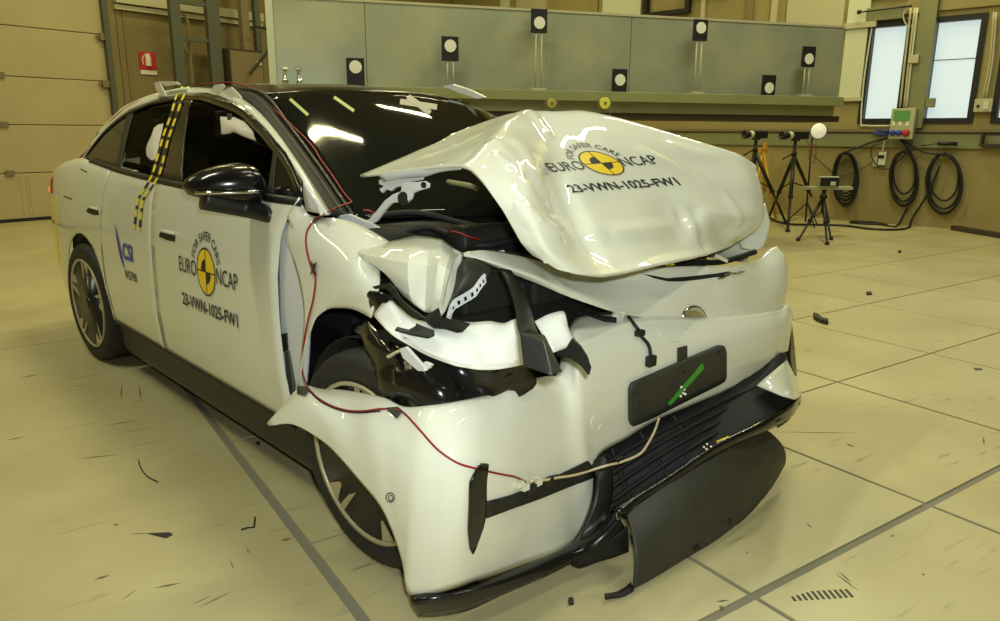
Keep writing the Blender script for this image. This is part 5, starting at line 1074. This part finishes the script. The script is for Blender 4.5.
# hood sticker follows the buckled sheet
def hood_place(a, b, lift): return onto(601.5+a*17.6-b*13.6, 163.3-a*1.6-b*12.0, lift, ('hood',))
def hood_xy(a, b):
    return (601.5+a*18.2*(.93 if b > -1.2 else .98)+(-b)*14.2*(1 if b < 0 else .95), 163.0-a*1.3+(-b)*12.2*(1.16 if b < 0 else 1.0)) if math.hypot(a, b) > 1.02 else (601.5+a*18.2+(-b)*14.2, 163.0-a*1.3+(-b)*12.2)
sticker(lambda a, b, lift: onto(*hood_xy(a, b), lift, ('hood',)))

# ---- tapes, clips, wires
ALLP = ('bumperA', 'bumperB', 'fender', 'fold', 'door', 'panel', 'apil', 'arch', 'screen', 'hood', 'roof', 'carrier', 'plate', 'corner', 'pillar', 'quarter', 'rdoor')
W = lambda pts, off=.007, fb=-.9: [onto(x, y, off, ALLP, fb) for x, y in pts]
wire('red_wire', W([(257, 91.5), (276, 111), (299, 132), (313, 147), (321, 160), (332, 175), (344, 193), (352, 202)]), .003, 'red', car)
wire('red_wire', W([(352, 202), (338, 207), (326, 213), (315, 218.5)], .012), .003, 'red', car)
wire('red_wire', W([(315, 218.5), (307, 231), (306, 245), (309, 260), (313, 272), (315.5, 280), (313, 300), (308.5, 318), (305, 335), (303, 352), (302.5, 372), (308, 388)]), .003, 'red', car)
wire('red_wire', W([(308, 388), (318, 398), (332, 406), (348, 410.5), (364, 411), (380, 409), (396, 409), (405, 414), (419, 429), (434, 446), (446, 456), (460, 464), (478, 469), (500, 474), (515, 477), (526, 482)], .006), .0028, 'red', car)
wire('black_wire', W([(309, 391), (320, 401), (334, 408), (349, 412), (364, 412.5), (380, 411)], .005), .0022, 'cable', car)
wire('cream_wire', [onto(x, y, .024, None) for x, y in ((530, 481), (545, 480), (556, 478), (575, 475), (592, 470), (605, 466), (618, 463))], .0042, 'cream', car)
wire('cream_wire', [Q(618, 463, v=-.30), Q(632, 458, v=-.24), Q(642, 452, v=-.19), Q(650, 440, v=-.13), Q(655, 430, v=-.09), Q(659, 418, v=-.09)], .0042, 'cream', car)
for x, y in ((524, 487), (537, 482), (519, 484)): 
    p = onto(x, y, .015, None); q = MB(); q.box(p-np.array([.012, .012, .008]), p+np.array([.012, .012, .008])); q.build('wire_connector', 'whitep', car, bevel=.002)
for x, y in ((531, 489), (620, 461), (548, 482)):
    p = onto(x, y, .015, None); q = MB(); q.box(p-np.array([.008, .022, .014]), p+np.array([.008, .018, .012])); q.build('wire_clip', 'trim', car, bevel=.002)
def tape(pts, m='tray', off=.009, nm='black_tape'):
    V = [onto(x, y, off, ALLP) for x, y in pts]; ce = np.array([(CAM-OC)@CF, (CAM-OC)@CL, CH])-V[0]; poly3(nm, V, m, car, d=ce/np.linalg.norm(ce)*.003)
tape([(297, 386), (307, 386), (309, 391), (305, 396), (297, 394)]); tape([(386, 407.5), (398, 406.5), (403, 411), (397, 418.5), (388, 411.5)]); tape([(480.5, 463), (488.5, 463.5), (489, 466), (483, 477), (478, 476)])
tape([(549, 476), (558, 474), (556, 482), (545, 490), (541, 488)]); 
tape([(311, 260), (313, 264), (317, 262), (315, 269), (317, 276), (313, 272), (310, 276), (311.5, 268)], off=.010, nm='wire_clip'); tape([(313, 219), (320, 216), (328, 213), (320, 219), (314, 224)], off=.010)
wire('hanging_plug_lead', [onto(x, y, .012, ('bumperB', 'panel')) for x, y in ((628, 316), (634, 324), (640, 332), (642, 337), (648, 344), (650, 350), (650.5, 357))], .006, 'cable', car)
p = onto(651, 361, .012, ('bumperB',)); q = MB(); q.box(p-np.array([.01, .02, .018]), p+np.array([.01, .02, .018])); q.build('plug', 'dark', car, bevel=.003)
p = onto(640, 333, .014, ('bumperB',)); q = MB(); q.box(p-np.array([.01, .018, .01]), p+np.array([.01, .018, .01])); q.build('plug', 'dark', car, bevel=.003)
poly3('paper_label', [onto(x, y, .012, ('bumperB', 'panel')) for x, y in ((614, 311), (627, 311), (629, 315), (621, 325), (612, 316))], 'plastic_white', car, .002)
# roof bits
wire('roof_tube', [onto(x, y, .02, ('roof', 'arch'), -.5) for x, y in ((160, 97), (172, 92), (188, 89.5))], .012, 'whitep', car)
for pts in ([(154, 83), (159, 81.5), (162, 88), (166, 96), (161, 96), (156, 90)], [(158, 81), (176, 81.5), (180, 84.5), (165, 86)], [(210, 92), (214, 85), (221, 84), (224.5, 86), (219, 94)], [(222, 91), (231, 87), (239, 95), (247, 106), (240, 103)]):
    poly3('white_cloth_tape', [Q(x, y, v=-.62) for x, y in pts], 'bag', car, .006)
wire('red_wire', [Q(x, y, v=v) for x, y, v in ((56, 172, -.82), (66, 166.5, -.83), (80, 158, -.83), (92, 145, -.78), (103, 130.5, -.72), (115, 117, -.68), (127, 107.5, -.64), (139, 100, -.60))], .005, 'red', car)
wire('red_wire', [Q(x, y, v=-.52) for x, y in ((200, 84), (222, 82.5), (240, 84), (257, 91.5))], .003, 'red', car)
poly3('roof_pad', [Q(x, y, v=.50) for x, y in ((443, 86), (452, 84), (470, 90), (484, 97), (478, 99), (460, 93))], 'plastic_white', car, .02)
strip('bumper_edge_tape', [(56, 196), (55.8, 215), (57.5, 240), (60, 262)], 2.0, 'tapey', ('quarter',), .004)

# ================================================================== loose things on the floor
def floorbit(name, pts, m, lab, cat, h=.012): return tag(poly3(name, [G(x, y, 0.0) for x, y in pts], m, None, d=(0, 0, h), bevel=.002), lab, cat)
floorbit('plastic_fragment', [(813, 316), (817, 317), (822, 321), (828, 322.5), (828, 325), (821, 323.5), (814, 320)], 'debris', 'twisted black plastic fragment on the floor right of the car', 'debris', .03)
floorbit('plastic_crumb', [(866, 293), (871, 292.5), (872, 295), (867, 295.5)], 'debris', 'small crumb lying on a floor tile between the car and the tripods', 'debris')
floorbit('plastic_crumb', [(898, 251), (901, 251), (901, 253), (898, 253)], 'debris', 'tiny dark crumb on the floor near the middle cable coil', 'debris')
floorbit('paint_flake', [(973, 368), (981, 368.5), (983, 370), (975, 370.5)], 'steel', 'flat grey flake on the floor tile at the right edge', 'debris', .003)
floorbit('dark_shard', [(147, 534), (170, 533), (173, 535), (166, 538.5), (158, 536.5)], 'debris', 'dark flat shard on the floor at the lower left', 'debris', .004)
tag(MB().tube(curve([G(x, y, .003) for x, y in ((138.5, 460), (141, 468), (147, 476), (158, 482))], 4), .0022, 5).build('dark_twig', 'debris', None, True), 'thin curved black sliver on the floor left of the car', 'debris')
tag(MB().tube([G(x, y, .003) for x, y in ((241, 529.5), (248, 527.5), (254, 527), (255, 517))], .003, 5).build('bent_scrap', 'debris', None, True), 'small bent dark scrap on the floor left of the front wheel', 'debris')
floorbit('plastic_crumb', [(568, 601), (573, 600), (574, 605), (569, 606)], 'debris', 'small dark lump on the floor below the front bumper', 'debris', .012)
floorbit('plastic_crumb', [(256, 443), (260, 442), (260, 445), (257, 446)], 'debris', 'tiny dark crumb on the floor beside the side sill', 'debris', .006)
SC = mat('scuff_brown', (.14, .115, .055), .7)
for a, b, w_ in (((122, 384), (121, 400), .004), ((139, 384), (141, 401), .004), ((134, 402), (143, 400), .004), ((76, 459), (120, 454.5), .005), ((103, 426), (139, 420), .004), ((130, 534), (150, 533.5), .002), ((230, 560), (234, 570), .002), ((246, 547), (250, 555), .002),
                ((200, 607), (233, 591), .0025), ((193, 604), (210, 596.5), .0018), ((155, 588), (181, 583), .005), ((113, 525), (119, 524.5), .008), ((8, 440), (24, 437), .006), ((94, 580), (110, 575), .006), ((122, 600), (136, 590), .002), ((281, 541), (292, 538), .008), ((20, 378), (40, 374), .008),
                ((782, 432), (856, 433), .003), ((846, 443.5), (854.5, 447), .008), ((983, 436), (984.4, 446), .004), ((835, 573), (858, 590.5), .003), ((839, 572), (852, 583), .003), ((719, 606), (724, 609), .008), ((716, 602), (729, 600), .004), ((922, 574), (925, 575), .006), ((806, 523), (812, 528), .004), ((746, 552), (748, 553), .006), ((890, 537), (894, 535), .003)):
    a, b = G(*a), G(*b); d_ = (b-a)/np.linalg.norm(b-a); n_ = np.array([-d_[1], d_[0], 0])*w_; h_ = np.array([0, 0, .0002]); m_ = (a+b)/2
    q = MB(); q.prism([a+h_, m_-n_+h_, b+h_, m_+n_+h_], (0, 0, .0006)); q.build('scuff_mark', SC, fo)
ru = empty('scale_marks', G(824, 597), label='row of short black scale stripes stuck on the floor at the lower right', cat='marking')
lr = np.array(ru.location); pA, pB = G(794, 601), G(857, 597); dx = (pB-pA)/11; up_ = G(850, 592)-G(857, 600)
for k in range(11):
    a = pA+dx*k-lr; q = MB(); q.prism([a, a+dx*.45, a+dx*.45+up_*(.5+.5*min(1, k/4)), a+up_*(.5+.5*min(1, k/4))], (0, 0, .0015)); q.build('stripe', 'ink', ru)
# lamp fittings under the ceiling belong to the hall lights
LAMP_AT = ['above the roller door side', 'nearest above the crumpled front', 'above the floor right of the car', 'short and wide, above the windscreen', 'above the middle of the screen beam', 'above the ladder frame', 'farthest, behind the screen', 'beside the windows', 'in the far left corner', 'behind the camera position']
for i, (x, y, p, ln, wd, tn) in enumerate(HALL_LIGHTS):
    e = empty('ceiling_lamp', (x, y, 6.32), math.radians(tn), label='long white ceiling lamp '+LAMP_AT[i], cat='lamp', group='ceiling lamps')
    q = MB(); q.box((-ln/2-.05, -wd/2-.05, 0), (ln/2+.05, wd/2+.05, .06)); q.build('reflector', 'whitep', e); q = MB(); q.box((-.02, -.02, .06), (.02, .02, .28)); q.build('hanger', 'steel', e)
